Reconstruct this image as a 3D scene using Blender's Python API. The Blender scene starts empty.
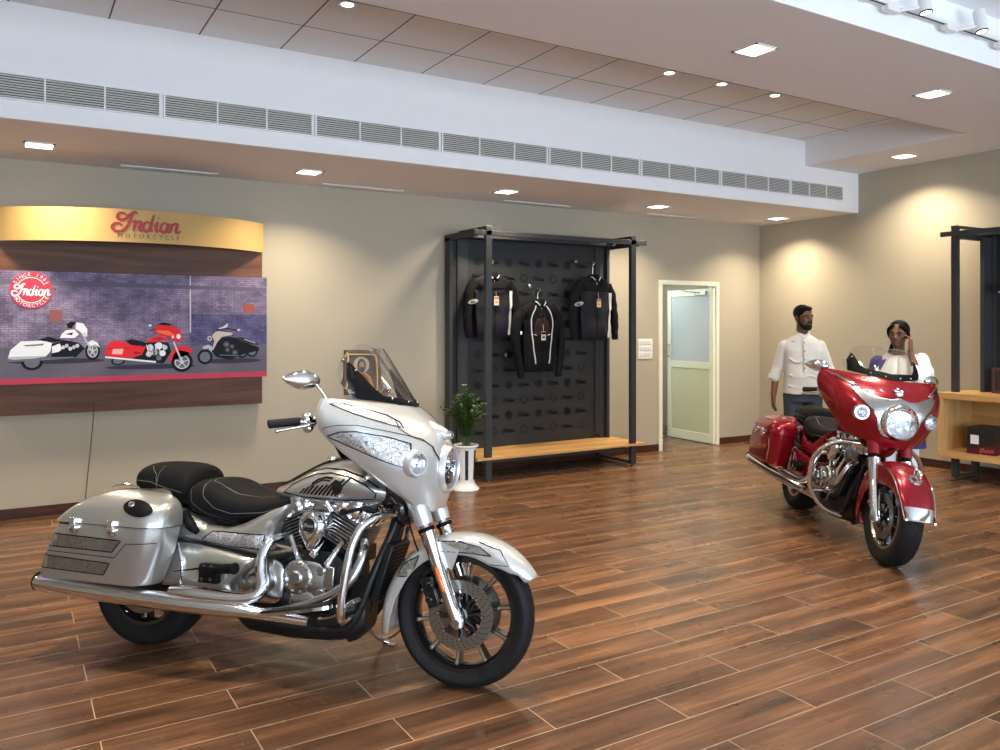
import bpy, bmesh, math, random
from mathutils import Vector as V, Matrix as MX
from mathutils.bvhtree import BVHTree
random.seed(7)
SC = bpy.context.scene
COL = SC.collection
PI = math.pi
def R(d): return math.radians(d)

# ---------------------------------------------------------------- materials
MATS = {}
def mat(name, col, rough=.5, metal=0., coat=0., bump=0., bscale=40., trans=0., ior=1.45, emit=None, estr=0., alpha=1., spec=.5, var=.0, vscale=8., stretch=(1,1,1), sheen=0., coat_r=.05):
    if name in MATS: return MATS[name]
    m = bpy.data.materials.new(name); m.use_nodes = True
    nt = m.node_tree; b = nt.nodes['Principled BSDF']
    b.inputs['Base Color'].default_value = (*col, 1)
    b.inputs['Roughness'].default_value = rough
    b.inputs['Metallic'].default_value = metal
    b.inputs['Coat Weight'].default_value = coat
    b.inputs['Coat Roughness'].default_value = coat_r
    b.inputs['Transmission Weight'].default_value = trans
    b.inputs['IOR'].default_value = ior
    b.inputs['Alpha'].default_value = alpha
    b.inputs['Specular IOR Level'].default_value = spec
    b.inputs['Sheen Weight'].default_value = sheen
    if emit:
        b.inputs['Emission Color'].default_value = (*emit, 1); b.inputs['Emission Strength'].default_value = estr
    tc = nt.nodes.new('ShaderNodeTexCoord'); mp = nt.nodes.new('ShaderNodeMapping')
    mp.inputs['Scale'].default_value = stretch
    nt.links.new(tc.outputs['Object'], mp.inputs['Vector'])
    nz = nt.nodes.new('ShaderNodeTexNoise'); nz.inputs['Scale'].default_value = vscale; nz.inputs['Detail'].default_value = 4
    nt.links.new(mp.outputs['Vector'], nz.inputs['Vector'])
    mx = nt.nodes.new('ShaderNodeMix'); mx.data_type = 'RGBA'
    v = max(var, .02)
    mx.inputs[6].default_value = (*[c*(1-v) for c in col], 1); mx.inputs[7].default_value = (*[min(1, c*(1+v)) for c in col], 1)
    nt.links.new(nz.outputs['Fac'], mx.inputs[0]); nt.links.new(mx.outputs[2], b.inputs['Base Color'])
    if bump:
        n2 = nt.nodes.new('ShaderNodeTexNoise'); n2.inputs['Scale'].default_value = bscale; n2.inputs['Detail'].default_value = 3
        nt.links.new(mp.outputs['Vector'], n2.inputs['Vector'])
        bp = nt.nodes.new('ShaderNodeBump'); bp.inputs['Strength'].default_value = bump; bp.inputs['Distance'].default_value = .01
        nt.links.new(n2.outputs['Fac'], bp.inputs['Height']); nt.links.new(bp.outputs['Normal'], b.inputs['Normal'])
    MATS[name] = m
    return m

def wood(name, c1, c2, axis=0, rough=.4, scale=1., coat=0.):
    if name in MATS: return MATS[name]
    m = bpy.data.materials.new(name); m.use_nodes = True; nt = m.node_tree; b = nt.nodes['Principled BSDF']
    tc = nt.nodes.new('ShaderNodeTexCoord'); mp = nt.nodes.new('ShaderNodeMapping')
    s = [14*scale]*3; s[axis] = 1.2*scale; mp.inputs['Scale'].default_value = s
    nt.links.new(tc.outputs['Object'], mp.inputs['Vector'])
    nz = nt.nodes.new('ShaderNodeTexNoise'); nz.inputs['Scale'].default_value = 1.5; nz.inputs['Detail'].default_value = 6; nz.inputs['Distortion'].default_value = .8
    nt.links.new(mp.outputs['Vector'], nz.inputs['Vector'])
    cr = nt.nodes.new('ShaderNodeValToRGB'); cr.color_ramp.elements[0].color = (*c1, 1); cr.color_ramp.elements[1].color = (*c2, 1)
    cr.color_ramp.elements[0].position = .32; cr.color_ramp.elements[1].position = .68
    nt.links.new(nz.outputs['Fac'], cr.inputs[0]); nt.links.new(cr.outputs[0], b.inputs['Base Color'])
    b.inputs['Roughness'].default_value = rough; b.inputs['Coat Weight'].default_value = coat; b.inputs['Specular IOR Level'].default_value = .2
    MATS[name] = m
    return m

def filigree(name, c1, c2, scale=60, rough=.3, metal=.8):
    """engraved scrollwork: warped wave lines in two tones with relief"""
    m = bpy.data.materials.new(name); m.use_nodes = True; nt = m.node_tree; b = nt.nodes['Principled BSDF']
    tc = nt.nodes.new('ShaderNodeTexCoord')
    nz = nt.nodes.new('ShaderNodeTexNoise'); nz.inputs['Scale'].default_value = scale*.55; nz.inputs['Detail'].default_value = 2; nz.inputs['Distortion'].default_value = 2.2
    nt.links.new(tc.outputs['Object'], nz.inputs['Vector'])
    mt = nt.nodes.new('ShaderNodeMath'); mt.operation = 'PINGPONG'; mt.inputs[1].default_value = .07
    nt.links.new(nz.outputs['Fac'], mt.inputs[0])
    m2 = nt.nodes.new('ShaderNodeMath'); m2.operation = 'MULTIPLY'; m2.inputs[1].default_value = 14
    nt.links.new(mt.outputs[0], m2.inputs[0])
    cr = nt.nodes.new('ShaderNodeValToRGB'); cr.color_ramp.elements[0].color = (*c1, 1); cr.color_ramp.elements[1].color = (*c2, 1)
    cr.color_ramp.elements[0].position = .1; cr.color_ramp.elements[1].position = .45
    nt.links.new(m2.outputs[0], cr.inputs[0]); nt.links.new(cr.outputs[0], b.inputs['Base Color'])
    bp = nt.nodes.new('ShaderNodeBump'); bp.inputs['Strength'].default_value = .5; bp.inputs['Distance'].default_value = .002
    nt.links.new(m2.outputs[0], bp.inputs['Height']); nt.links.new(bp.outputs['Normal'], b.inputs['Normal'])
    b.inputs['Roughness'].default_value = rough; b.inputs['Metallic'].default_value = metal; b.inputs['Coat Weight'].default_value = .3
    MATS[name] = m
    return m

def floor_material():
    m = bpy.data.materials.new('floor_planks'); m.use_nodes = True; nt = m.node_tree; N = nt.nodes; L = nt.links; b = N['Principled BSDF']
    tc = N.new('ShaderNodeTexCoord')
    mp = N.new('ShaderNodeMapping'); mp.inputs['Location'].default_value = (-.302+20*1.035, .245+.2065*40, 0)
    L.new(tc.outputs['Object'], mp.inputs['Vector'])
    def brick(c1, c2, mo, ms):
        k = N.new('ShaderNodeTexBrick'); k.offset = .5; k.offset_frequency = 2; k.squash = 1; k.squash_frequency = 1
        k.inputs['Color1'].default_value = (*c1, 1); k.inputs['Color2'].default_value = (*c2, 1); k.inputs['Mortar'].default_value = (*mo, 1)
        k.inputs['Scale'].default_value = 1; k.inputs['Mortar Size'].default_value = ms; k.inputs['Mortar Smooth'].default_value = .1
        k.inputs['Brick Width'].default_value = 1.035; k.inputs['Row Height'].default_value = .2065; k.inputs['Bias'].default_value = 0
        L.new(mp.outputs['Vector'], k.inputs['Vector']); return k
    kr = brick((0,0,0), (1,1,1), (.5,.5,.5), .0)
    kf = brick((0,0,0), (0,0,0), (1,1,1), .0024)
    # grain: 4D noise whose W jumps with the plank
    w = N.new('ShaderNodeMath'); w.operation = 'MULTIPLY'; w.inputs[1].default_value = 17.
    L.new(kr.outputs['Color'], w.inputs[0])
    def grain(sx, sy, sc, det, dist):
        g = N.new('ShaderNodeMapping'); g.inputs['Scale'].default_value = (sx, sy, 1)
        L.new(tc.outputs['Object'], g.inputs['Vector'])
        n = N.new('ShaderNodeTexNoise'); n.noise_dimensions = '4D'; n.inputs['Scale'].default_value = sc; n.inputs['Detail'].default_value = det; n.inputs['Distortion'].default_value = dist
        L.new(g.outputs['Vector'], n.inputs['Vector']); L.new(w.outputs[0], n.inputs['W']); return n
    g1 = grain(.9, 11, 1.0, 4, 0); g2 = grain(2, 70, 1.5, 3, 0)
    cr = N.new('ShaderNodeValToRGB'); e = cr.color_ramp.elements
    e[0].position = .28; e[0].color = (.026, .015, .010, 1); e[1].position = .76; e[1].color = (.34, .158, .074, 1)
    a = e.new(.43); a.color = (.085, .041, .022, 1); a2 = e.new(.58); a2.color = (.155, .072, .036, 1)
    add = N.new('ShaderNodeMath'); add.operation = 'MULTIPLY_ADD'; add.inputs[1].default_value = .35
    L.new(g2.outputs['Fac'], add.inputs[0])
    s1 = N.new('ShaderNodeMath'); s1.operation = 'MULTIPLY_ADD'; s1.inputs[1].default_value = .9; s1.inputs[2].default_value = -.125
    L.new(g1.outputs['Fac'], s1.inputs[0]); L.new(s1.outputs[0], add.inputs[2])
    s2 = N.new('ShaderNodeMath'); s2.operation = 'MULTIPLY_ADD'; s2.inputs[1].default_value = .08; L.new(kr.outputs['Color'], s2.inputs[0]); L.new(add.outputs[0], s2.inputs[2])
    L.new(s2.outputs[0], cr.inputs[0])
    mx = N.new('ShaderNodeMix'); mx.data_type = 'RGBA'; mx.inputs[7].default_value = (.48, .33, .22, 1)
    L.new(cr.outputs[0], mx.inputs[6]); L.new(kf.outputs['Color'], mx.inputs[0]); L.new(mx.outputs[2], b.inputs['Base Color'])
    n3 = N.new('ShaderNodeTexNoise'); n3.inputs['Scale'].default_value = 2.5; L.new(tc.outputs['Object'], n3.inputs['Vector'])
    rr = N.new('ShaderNodeMapRange'); rr.inputs[3].default_value = .2; rr.inputs[4].default_value = .36
    L.new(n3.outputs['Fac'], rr.inputs[0]); L.new(rr.outputs[0], b.inputs['Roughness'])
    bp = N.new('ShaderNodeBump'); bp.inputs['Strength'].default_value = .12; bp.inputs['Distance'].default_value = .002
    L.new(g2.outputs['Fac'], bp.inputs['Height']); L.new(bp.outputs['Normal'], b.inputs['Normal'])
    b.inputs['Specular IOR Level'].default_value = .5
    return m

def tile_material():
    m = bpy.data.materials.new('ceiling_tiles'); m.use_nodes = True; nt = m.node_tree; N = nt.nodes; L = nt.links; b = N['Principled BSDF']
    tc = N.new('ShaderNodeTexCoord'); mp = N.new('ShaderNodeMapping'); mp.inputs['Location'].default_value = (-2.40+18, -.30+6, 0)
    L.new(tc.outputs['Object'], mp.inputs['Vector'])
    k = N.new('ShaderNodeTexBrick'); k.offset = 0; k.squash = 1
    k.inputs['Color1'].default_value = (.76,.77,.775,1); k.inputs['Color2'].default_value = (.79,.80,.805,1); k.inputs['Mortar'].default_value = (.10,.09,.085,1)
    k.inputs['Scale'].default_value = 1; k.inputs['Mortar Size'].default_value = .006; k.inputs['Brick Width'].default_value = .6; k.inputs['Row Height'].default_value = .6
    L.new(mp.outputs['Vector'], k.inputs['Vector']); L.new(k.outputs['Color'], b.inputs['Base Color']); b.inputs['Roughness'].default_value = .9
    return m

def poster_material():
    """printed picture: brick warehouse wall over a concrete floor, object coords (x, z)"""
    m = bpy.data.materials.new('poster_print'); m.use_nodes = True; nt = m.node_tree; N = nt.nodes; L = nt.links; b = N['Principled BSDF']
    tc = N.new('ShaderNodeTexCoord'); sep = N.new('ShaderNodeSeparateXYZ'); L.new(tc.outputs['Object'], sep.inputs[0])
    cmb = N.new('ShaderNodeCombineXYZ'); L.new(sep.outputs[0], cmb.inputs[0]); L.new(sep.outputs[2], cmb.inputs[1])
    k = N.new('ShaderNodeTexBrick'); k.inputs['Scale'].default_value = 1; k.inputs['Brick Width'].default_value = .055; k.inputs['Row Height'].default_value = .019; k.inputs['Mortar Size'].default_value = .0022
    k.inputs['Color1'].default_value = (.155,.135,.20,1); k.inputs['Color2'].default_value = (.23,.20,.275,1); k.inputs['Mortar'].default_value = (.11,.10,.15,1)
    L.new(cmb.outputs[0], k.inputs['Vector'])
    nz = N.new('ShaderNodeTexNoise'); nz.inputs['Scale'].default_value = 5; nz.inputs['Detail'].default_value = 8; nz.inputs['Roughness'].default_value = .7; L.new(cmb.outputs[0], nz.inputs['Vector'])
    cr = N.new('ShaderNodeValToRGB'); cr.color_ramp.elements[0].position = .4; cr.color_ramp.elements[0].color = (.62,.60,.68,1); cr.color_ramp.elements[1].position = .66; cr.color_ramp.elements[1].color = (1.5,1.45,1.5,1)
    L.new(nz.outputs['Fac'], cr.inputs[0])
    mul = N.new('ShaderNodeMix'); mul.data_type = 'RGBA'; mul.blend_type = 'MULTIPLY'; mul.inputs[0].default_value = 1
    L.new(k.outputs['Color'], mul.inputs[6]); L.new(cr.outputs[0], mul.inputs[7])
    # the printed wall is painted in bands: pale above z 1.69, darker blue below
    lo = N.new('ShaderNodeMapRange'); lo.inputs[1].default_value = 1.685; lo.inputs[2].default_value = 1.70; L.new(sep.outputs[2], lo.inputs[0])
    xs = N.new('ShaderNodeMapRange'); xs.inputs[1].default_value = 1.36; xs.inputs[2].default_value = 1.39; xs.inputs[3].default_value = 1; xs.inputs[4].default_value = 0; L.new(sep.outputs[0], xs.inputs[0])
    mxx = N.new('ShaderNodeMath'); mxx.operation = 'MAXIMUM'; L.new(lo.outputs[0], mxx.inputs[0]); L.new(xs.outputs[0], mxx.inputs[1])
    t = N.new('ShaderNodeMix'); t.data_type = 'RGBA'; t.blend_type = 'MULTIPLY'; t.inputs[0].default_value = 1
    tb = N.new('ShaderNodeMix'); tb.data_type = 'RGBA'; tb.inputs[6].default_value = (.50,.54,.80,1); tb.inputs[7].default_value = (1.1,1.05,1.1,1)
    L.new(mxx.outputs[0], tb.inputs[0]); L.new(mul.outputs[2], t.inputs[6]); L.new(tb.outputs[2], t.inputs[7])
    # floor
    fl = N.new('ShaderNodeMapRange'); fl.inputs[1].default_value = 1.40; fl.inputs[2].default_value = 1.425; L.new(sep.outputs[2], fl.inputs[0])
    nf = N.new('ShaderNodeTexNoise'); nf.inputs['Scale'].default_value = 3; L.new(cmb.outputs[0], nf.inputs['Vector'])
    cf = N.new('ShaderNodeValToRGB'); cf.color_ramp.elements[0].color = (.065,.062,.095,1); cf.color_ramp.elements[1].color = (.17,.155,.20,1); L.new(nf.outputs['Fac'], cf.inputs[0])
    fin = N.new('ShaderNodeMix'); fin.data_type = 'RGBA'; L.new(fl.outputs[0], fin.inputs[0]); L.new(cf.outputs[0], fin.inputs[6]); L.new(t.outputs[2], fin.inputs[7])
    L.new(fin.outputs[2], b.inputs['Base Color']); b.inputs['Roughness'].default_value = .5; b.inputs['Specular IOR Level'].default_value = .15
    return m

CHROME = mat('chrome', (.82,.82,.84), .07, 1.)
CHROMED = mat('dull_chrome', (.55,.55,.56), .22, 1.)
STEEL = mat('brushed_steel', (.42,.40,.38), .32, 1., bump=.05, bscale=120)
SILVER = mat('silver_paint', (.47,.465,.445), .30, .72, coat=1., coat_r=.04)
PEARL = mat('pearl_silver_paint', (.64,.64,.625), .30, .50, coat=1., coat_r=.04)
SILVERD = mat('dark_silver_paint', (.30,.29,.27), .3, .7, coat=1.)
REDP = mat('red_paint', (.25,.003,.012), .24, .45, coat=.55, coat_r=.03)
FILI = filigree('engraved_scrollwork', (.05,.05,.05), (.80,.80,.82), 48)
FILID = filigree('dark_engraved_scrollwork', (.12,.11,.10), (.36,.34,.30), 55)
BLACKG = mat('gloss_black', (.008,.008,.009), .12, 0., coat=.8)
BLACKM = mat('satin_black', (.006,.006,.007), .5, 0, spec=.09)
BLACKE = mat('black_engine_metal', (.02,.02,.021), .35, .5, bump=.1, bscale=90)
RUBBER = mat('tyre_rubber', (.009,.009,.010), .62, 0, spec=.3, bump=.15, bscale=120)
LEATHER = mat('black_leather', (.009,.009,.010), .68, 0, spec=.12, bump=.25, bscale=260)
STITCH = mat('grey_stitching', (.22,.22,.21), .7)
AMBER = mat('amber_lens', (.85,.16,.01), .15, 0, coat=1.)
REDLENS = mat('red_lens', (.5,.01,.01), .15, 0, coat=1.)
GLASSL = mat('headlamp_glass', (.95,.97,1.), .03, 0, trans=1., ior=1.3)
SMOKE = mat('smoked_screen', (.90,.89,.87), .03, 0, trans=1., ior=1.02, spec=.6, coat=1.)
REFL = mat('lamp_reflector', (.88,.88,.9), .12, 1., bump=.6, bscale=70)
DISC = mat('disc_steel', (.33,.31,.28), .33, 1.)
WHITE = mat('white_paint', (.82,.83,.85), .8)

# ---------------------------------------------------------------- mesh builder
class MB:
    def __init__(s): s.v = []; s.f = []; s.m = []
    def add(s, vs, fs, mi=0):
        o = len(s.v); s.v += [V(p) for p in vs]; s.f += [tuple(i+o for i in f) for f in fs]; s.m += [mi]*len(fs); return s
    def box(s, c, d, rot=None, mi=0):
        hx, hy, hz = d[0]/2, d[1]/2, d[2]/2
        P = [V((x,y,z)) for x in (-hx,hx) for y in (-hy,hy) for z in (-hz,hz)]
        if rot is not None: P = [rot @ p for p in P]
        P = [p+V(c) for p in P]
        return s.add(P, [(0,1,3,2),(4,6,7,5),(0,4,5,1),(2,3,7,6),(0,2,6,4),(1,5,7,3)], mi)
    def bx(s, x0, x1, y0, y1, z0, z1, mi=0): return s.box(((x0+x1)/2,(y0+y1)/2,(z0+z1)/2), (abs(x1-x0),abs(y1-y0),abs(z1-z0)), mi=mi)
    def rings(s, rs, closed=True, caps=True, mi=0):
        n = len(rs[0]); vs = [p for r in rs for p in r]; fs = []
        for i in range(len(rs)-1):
            for j in range(n if closed else n-1):
                k = (j+1) % n
                fs.append((i*n+j, i*n+k, (i+1)*n+k, (i+1)*n+j))
        if caps and closed: fs.append(tuple(range(n-1,-1,-1))); fs.append(tuple((len(rs)-1)*n+j for j in range(n)))
        return s.add(vs, fs, mi)
    def tube(s, path, r, n=12, mi=0, caps=True, smooth=0, flat=1.):
        path = [V(p) for p in path]
        rr = list(r) if isinstance(r, (list,tuple)) else [r]*len(path)
        if smooth: path, rr = crv(path, rr, smooth)
        rs = []; t0 = (path[1]-path[0]).normalized()
        up = V((0,0,1)) if abs(t0.z) < .9 else V((1,0,0))
        a = t0.cross(up).normalized(); b = a.cross(t0).normalized()
        for i, p in enumerate(path):
            if i == 0: t = path[1]-path[0]
            elif i == len(path)-1: t = path[-1]-path[-2]
            else: t = (path[i+1]-p).normalized()+(p-path[i-1]).normalized()
            t.normalize(); a = (a-t*a.dot(t)).normalized(); b = t.cross(a)
            rs.append([p+(a*math.cos(2*PI*k/n)+b*math.sin(2*PI*k/n)*flat)*rr[i] for k in range(n)])
        return s.rings(rs, True, caps, mi)
    def cyl(s, p0, p1, r0, r1=None, n=20, mi=0): return s.tube([p0, p1], [r0, r0 if r1 is None else r1], n, mi)
    def lathe(s, prof, o=(0,0,0), axis=(0,0,1), n=32, mi=0, closed=False, a0=0, a1=2*PI, rad=None):
        ax = V(axis).normalized(); up = V((0,0,1)) if abs(ax.z) < .9 else V((1,0,0))
        u = up.cross(ax).normalized(); w = ax.cross(u); o = V(o)
        full = abs(a1-a0-2*PI) < 1e-6; m = n if full else n+1
        rs = []
        for k in range(m):
            t = a0+(a1-a0)*k/n; d = u*math.cos(t)+w*math.sin(t)
            rs.append([o+ax*h+d*(r*(rad(t) if rad else 1)) for r, h in prof])
        np_ = len(prof); vs = [p for r in rs for p in r]; fs = []
        for k in range(n):
            kk = (k+1) % m
            for j in range(np_ if closed else np_-1):
                jj = (j+1) % np_
                fs.append((k*np_+j, kk*np_+j, kk*np_+jj, k*np_+jj))
        return s.add(vs, fs, mi)
    def ell(s, c, r, rot=None, nu=20, nv=12, mi=0, fn=None):
        vs = []; c = V(c); fs = []
        for i in range(nv+1):
            th = PI*i/nv
            for j in range(nu):
                ph = 2*PI*j/nu; p = V((math.sin(th)*math.cos(ph), math.sin(th)*math.sin(ph), math.cos(th)))
                if fn: p = fn(p)
                p = V((p.x*r[0], p.y*r[1], p.z*r[2]))
                if rot is not None: p = rot @ p
                vs.append(c+p)
        for i in range(nv):
            for j in range(nu):
                k = (j+1) % nu; fs.append((i*nu+j, (i+1)*nu+j, (i+1)*nu+k, i*nu+k))
        return s.add(vs, fs, mi)
    def prism(s, poly, fn, mi=0):
        """poly: 2D list; fn(p, side) -> 3D with side 0/1"""
        n = len(poly); vs = [fn(p,0) for p in poly]+[fn(p,1) for p in poly]
        return s.add(vs, [tuple(range(n-1,-1,-1)), tuple(range(n,2*n))]+[(i,(i+1)%n,(i+1)%n+n,i+n) for i in range(n)], mi)
    def grid(s, rows, mi=0, flip=False):
        nr, nc = len(rows), len(rows[0]); vs = [p for r in rows for p in r]; fs = []
        for i in range(nr-1):
            for j in range(nc-1):
                f = (i*nc+j, i*nc+j+1, (i+1)*nc+j+1, (i+1)*nc+j); fs.append(f[::-1] if flip else f)
        return s.add(vs, fs, mi)
    def mirror(s, axis=1):
        n = len(s.v); vs = []
        for p in s.v: q = p.copy(); q[axis] = -q[axis]; vs.append(q)
        s.v += vs; s.f += [tuple(i+n for i in reversed(f)) for f in s.f]; s.m += list(s.m); return s
    def xform(s, m): s.v = [m @ p for p in s.v]; return s
    def bvh(s): return BVHTree.FromPolygons([tuple(p) for p in s.v], s.f)
    def build(s, name, mats, parent=None, smooth=True, angle=38, bevel=0, sub=0, solid=0, weld=False, loc=None, fixn=True):
        me = bpy.data.meshes.new(name); me.from_pydata([tuple(p) for p in s.v], [], s.f)
        if not isinstance(mats, (list,tuple)): mats = [mats]
        for x in mats: me.materials.append(x)
        me.polygons.foreach_set('material_index', s.m)
        if weld or fixn:
            bm = bmesh.new(); bm.from_mesh(me)
            if weld: bmesh.ops.remove_doubles(bm, verts=bm.verts, dist=1e-5)
            if fixn: bmesh.ops.recalc_face_normals(bm, faces=bm.faces)
            bm.to_mesh(me); bm.free()
        if smooth:
            me.polygons.foreach_set('use_smooth', [True]*len(me.polygons)); me.set_sharp_from_angle(angle=R(angle))
        me.update()
        o = bpy.data.objects.new(name, me); COL.objects.link(o)
        if parent is not None: o.parent = parent
        if loc: o.location = loc
        if bevel:
            b = o.modifiers.new('bevel', 'BEVEL'); b.width = bevel; b.segments = 2; b.limit_method = 'ANGLE'; b.angle_limit = R(50)
        if solid:
            b = o.modifiers.new('solid', 'SOLIDIFY'); b.thickness = solid; b.offset = 0
        if sub:
            b = o.modifiers.new('sub', 'SUBSURF'); b.levels = sub; b.render_levels = sub
        return o

def crv(path, rr=None, k=6, closed=False):
    """Catmull-Rom through the points"""
    P = [V(p) for p in path]; n = len(P); out = []; ro = []
    segs = n if closed else n-1
    def g(i): return P[i % n] if closed else P[max(0, min(n-1, i))]
    for i in range(segs):
        p0, p1, p2, p3 = g(i-1), g(i), g(i+1), g(i+2)
        if not closed:
            if i == 0: p0 = p1*2-p2
            if i == n-2: p3 = p2*2-p1
        for j in range(k):
            t = j/k
            out.append(.5*((2*p1)+(p2-p0)*t+(2*p0-5*p1+4*p2-p3)*t*t+(3*p1-p0-3*p2+p3)*t*t*t))
            if rr: ro.append(rr[i]*(1-t)+rr[(i+1) % n]*t)
    if not closed:
        out.append(P[-1]);
        if rr: ro.append(rr[-1])
    return (out, ro) if rr else out

def surf(net, ku, kv, closed=False):
    """net[row][col] of points -> dense rows"""
    rows = [crv(r, None, ku, closed) for r in net]
    nc = len(rows[0]); cols = [crv([rows[i][j] for i in range(len(rows))], None, kv) for j in range(nc)]
    return [[cols[j][i] for j in range(nc)] for i in range(len(cols[0]))]

def sup(cx, cy, rx, ry, n=24, e=2.):
    o = []
    for k in range(n):
        t = 2*PI*k/n; c, s_ = math.cos(t), math.sin(t)
        o.append((cx+rx*math.copysign(abs(c)**(2/e), c), cy+ry*math.copysign(abs(s_)**(2/e), s_)))
    return o

def cut(poly, step):
    """2D polygon -> (verts, faces) cut into a grid of the given step"""
    bm = bmesh.new(); vs = [bm.verts.new((p[0], p[1], 0)) for p in poly]
    try: bm.faces.new(vs)
    except Exception: return [], []
    bmesh.ops.triangulate(bm, faces=bm.faces[:], ngon_method='EAR_CLIP')
    xs = [p[0] for p in poly]; ys = [p[1] for p in poly]
    for ax, lo, hi in ((0, min(xs), max(xs)), (1, min(ys), max(ys))):
        k = math.floor(lo/step)+1
        while k*step < hi:
            co = [0,0,0]; no = [0,0,0]; co[ax] = k*step; no[ax] = 1
            bmesh.ops.bisect_plane(bm, geom=bm.verts[:]+bm.edges[:]+bm.faces[:], plane_co=co, plane_no=no, dist=1e-6); k += 1
    bmesh.ops.remove_doubles(bm, verts=bm.verts, dist=1e-6)
    bm.verts.ensure_lookup_table(); bm.verts.index_update()
    v = [(p.co.x, p.co.y) for p in bm.verts]; f = [tuple(q.index for q in fc.verts) for fc in bm.faces]; bm.free()
    return v, f

RAYS = {'right': lambda p: (V((p[0], -3, p[1])), V((0,1,0))), 'left': lambda p: (V((p[0], 3, p[1])), V((0,-1,0))),
        'front': lambda p: (V((4, p[0], p[1])), V((-1,0,0))), 'top': lambda p: (V((p[0], p[1], 3)), V((0,0,-1))), 'back': lambda p: (V((-3, p[0], p[1])), V((1,0,0)))}
def hit(bvh, p, mode, off):
    o, d = RAYS[mode](p)
    h = bvh.ray_cast(o, d)
    if h[0] is None:
        # nearest point to the silhouette along the ray
        best = None
        for t in (2.4, 2.6, 2.8, 3.0, 3.2):
            q = bvh.find_nearest(o+d*t)
            if q[0] is not None and (best is None or q[3] < best[3]): best = q
        h = best
    n = h[1]
    if n.dot(d) > 0: n = -n
    return h[0]+n*off
def decal(mb, bvh, poly, mode, off=.0015, step=.02, mi=0):
    v, f = cut(poly, step)
    mb.add([hit(bvh, p, mode, off) for p in v], f, mi)
def line2(pts, w, closed=False, k=1):
    """2D stroke outline as quads"""
    P = [V((p[0], p[1])) for p in pts]
    if k > 1: P = [V((q.x, q.y)) for q in crv([V((p.x,p.y,0)) for p in P], None, k, closed)]
    n = len(P); Ls = []; Rs = []
    for i in range(n):
        a = P[(i-1) % n] if (closed or i > 0) else P[i]; b = P[(i+1) % n] if (closed or i < n-1) else P[i]
        t = (b-a); t = t.normalized() if t.length > 1e-9 else V((1,0)); nn = V((-t.y, t.x))
        ww = w[i] if isinstance(w, list) and k == 1 else (w if not isinstance(w, list) else w[0])
        Ls.append(P[i]+nn*ww/2); Rs.append(P[i]-nn*ww/2)
    return Ls, Rs
def stroke(mb, bvh, pts, w, mode, off=.002, step=.012, closed=False, mi=0):
    P = [V((p[0],p[1])) for p in pts]; Q = []
    n = len(P)
    for i in range(n if closed else n-1):
        a, b = P[i], P[(i+1) % n]; m = max(1, int((b-a).length/step))
        Q += [a+(b-a)*j/m for j in range(m)]
    if not closed: Q.append(P[-1])
    Ls, Rs = line2(Q, w, closed)
    vs = [hit(bvh, p, mode, off) for p in Ls]+[hit(bvh, p, mode, off) for p in Rs]; m = len(Ls)
    mb.add(vs, [(i, (i+1) % m, (i+1) % m+m, i+m) for i in range(m if closed else m-1)], mi)

def pillow(mb, poly, fn, base, bulge, fall, step=.012, mi=0, back=0.):
    """domed plate: fn(u, v, h) -> 3D ; h = base + bulge*profile(dist to edge); side wall down to h=back"""
    v, f = cut(poly, step); n = len(poly)
    def dist(p):
        d = 9
        for i in range(n):
            a = V(poly[i][:2]); b = V(poly[(i+1) % n][:2]); ab = b-a; t = max(0, min(1, (V(p)-a).dot(ab)/max(ab.dot(ab), 1e-12)))
            d = min(d, (a+ab*t-V(p)).length)
        return d
    hs = []
    for p in v:
        t = min(1, dist(p)/fall); hs.append(base+bulge*math.sqrt(max(0, 1-(1-t)**2)))
    mb.add([fn(p[0], p[1], h) for p, h in zip(v, hs)], f, mi)
    # boundary wall
    cnt = {}
    for fc in f:
        for i in range(len(fc)):
            e = (fc[i], fc[(i+1) % len(fc)]); k = tuple(sorted(e)); cnt.setdefault(k, []).append(e)
    for k, es in cnt.items():
        if len(es) == 1:
            a, b = es[0]
            mb.add([fn(*v[a], hs[a]), fn(*v[b], hs[b]), fn(*v[b], back), fn(*v[a], back)], [(0,1,2,3)], mi)
    mb.add([fn(p[0], p[1], back) for p in v], f, mi)

# ---------------------------------------------------------------- naming
def tag(o, label=None, cat=None, group=None, kind=None):
    if label: o['label'] = label
    if cat: o['category'] = cat
    if group: o['group'] = group
    if kind: o['kind'] = kind
    return o
def empty(name, loc=(0,0,0), rz=0, label=None, cat=None, group=None, parent=None):
    o = bpy.data.objects.new(name, None); o.empty_display_size = .1; COL.objects.link(o); o.location = loc; o.rotation_euler = (0,0,rz)
    if parent is not None: o.parent = parent
    return tag(o, label, cat, group)
def copy_tree(o, parent=None):
    c = o.copy(); COL.objects.link(c)
    if parent is not None: c.parent = parent
    for ch in [x for x in bpy.data.objects if x.parent == o]: copy_tree(ch, c)
    return c

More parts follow.
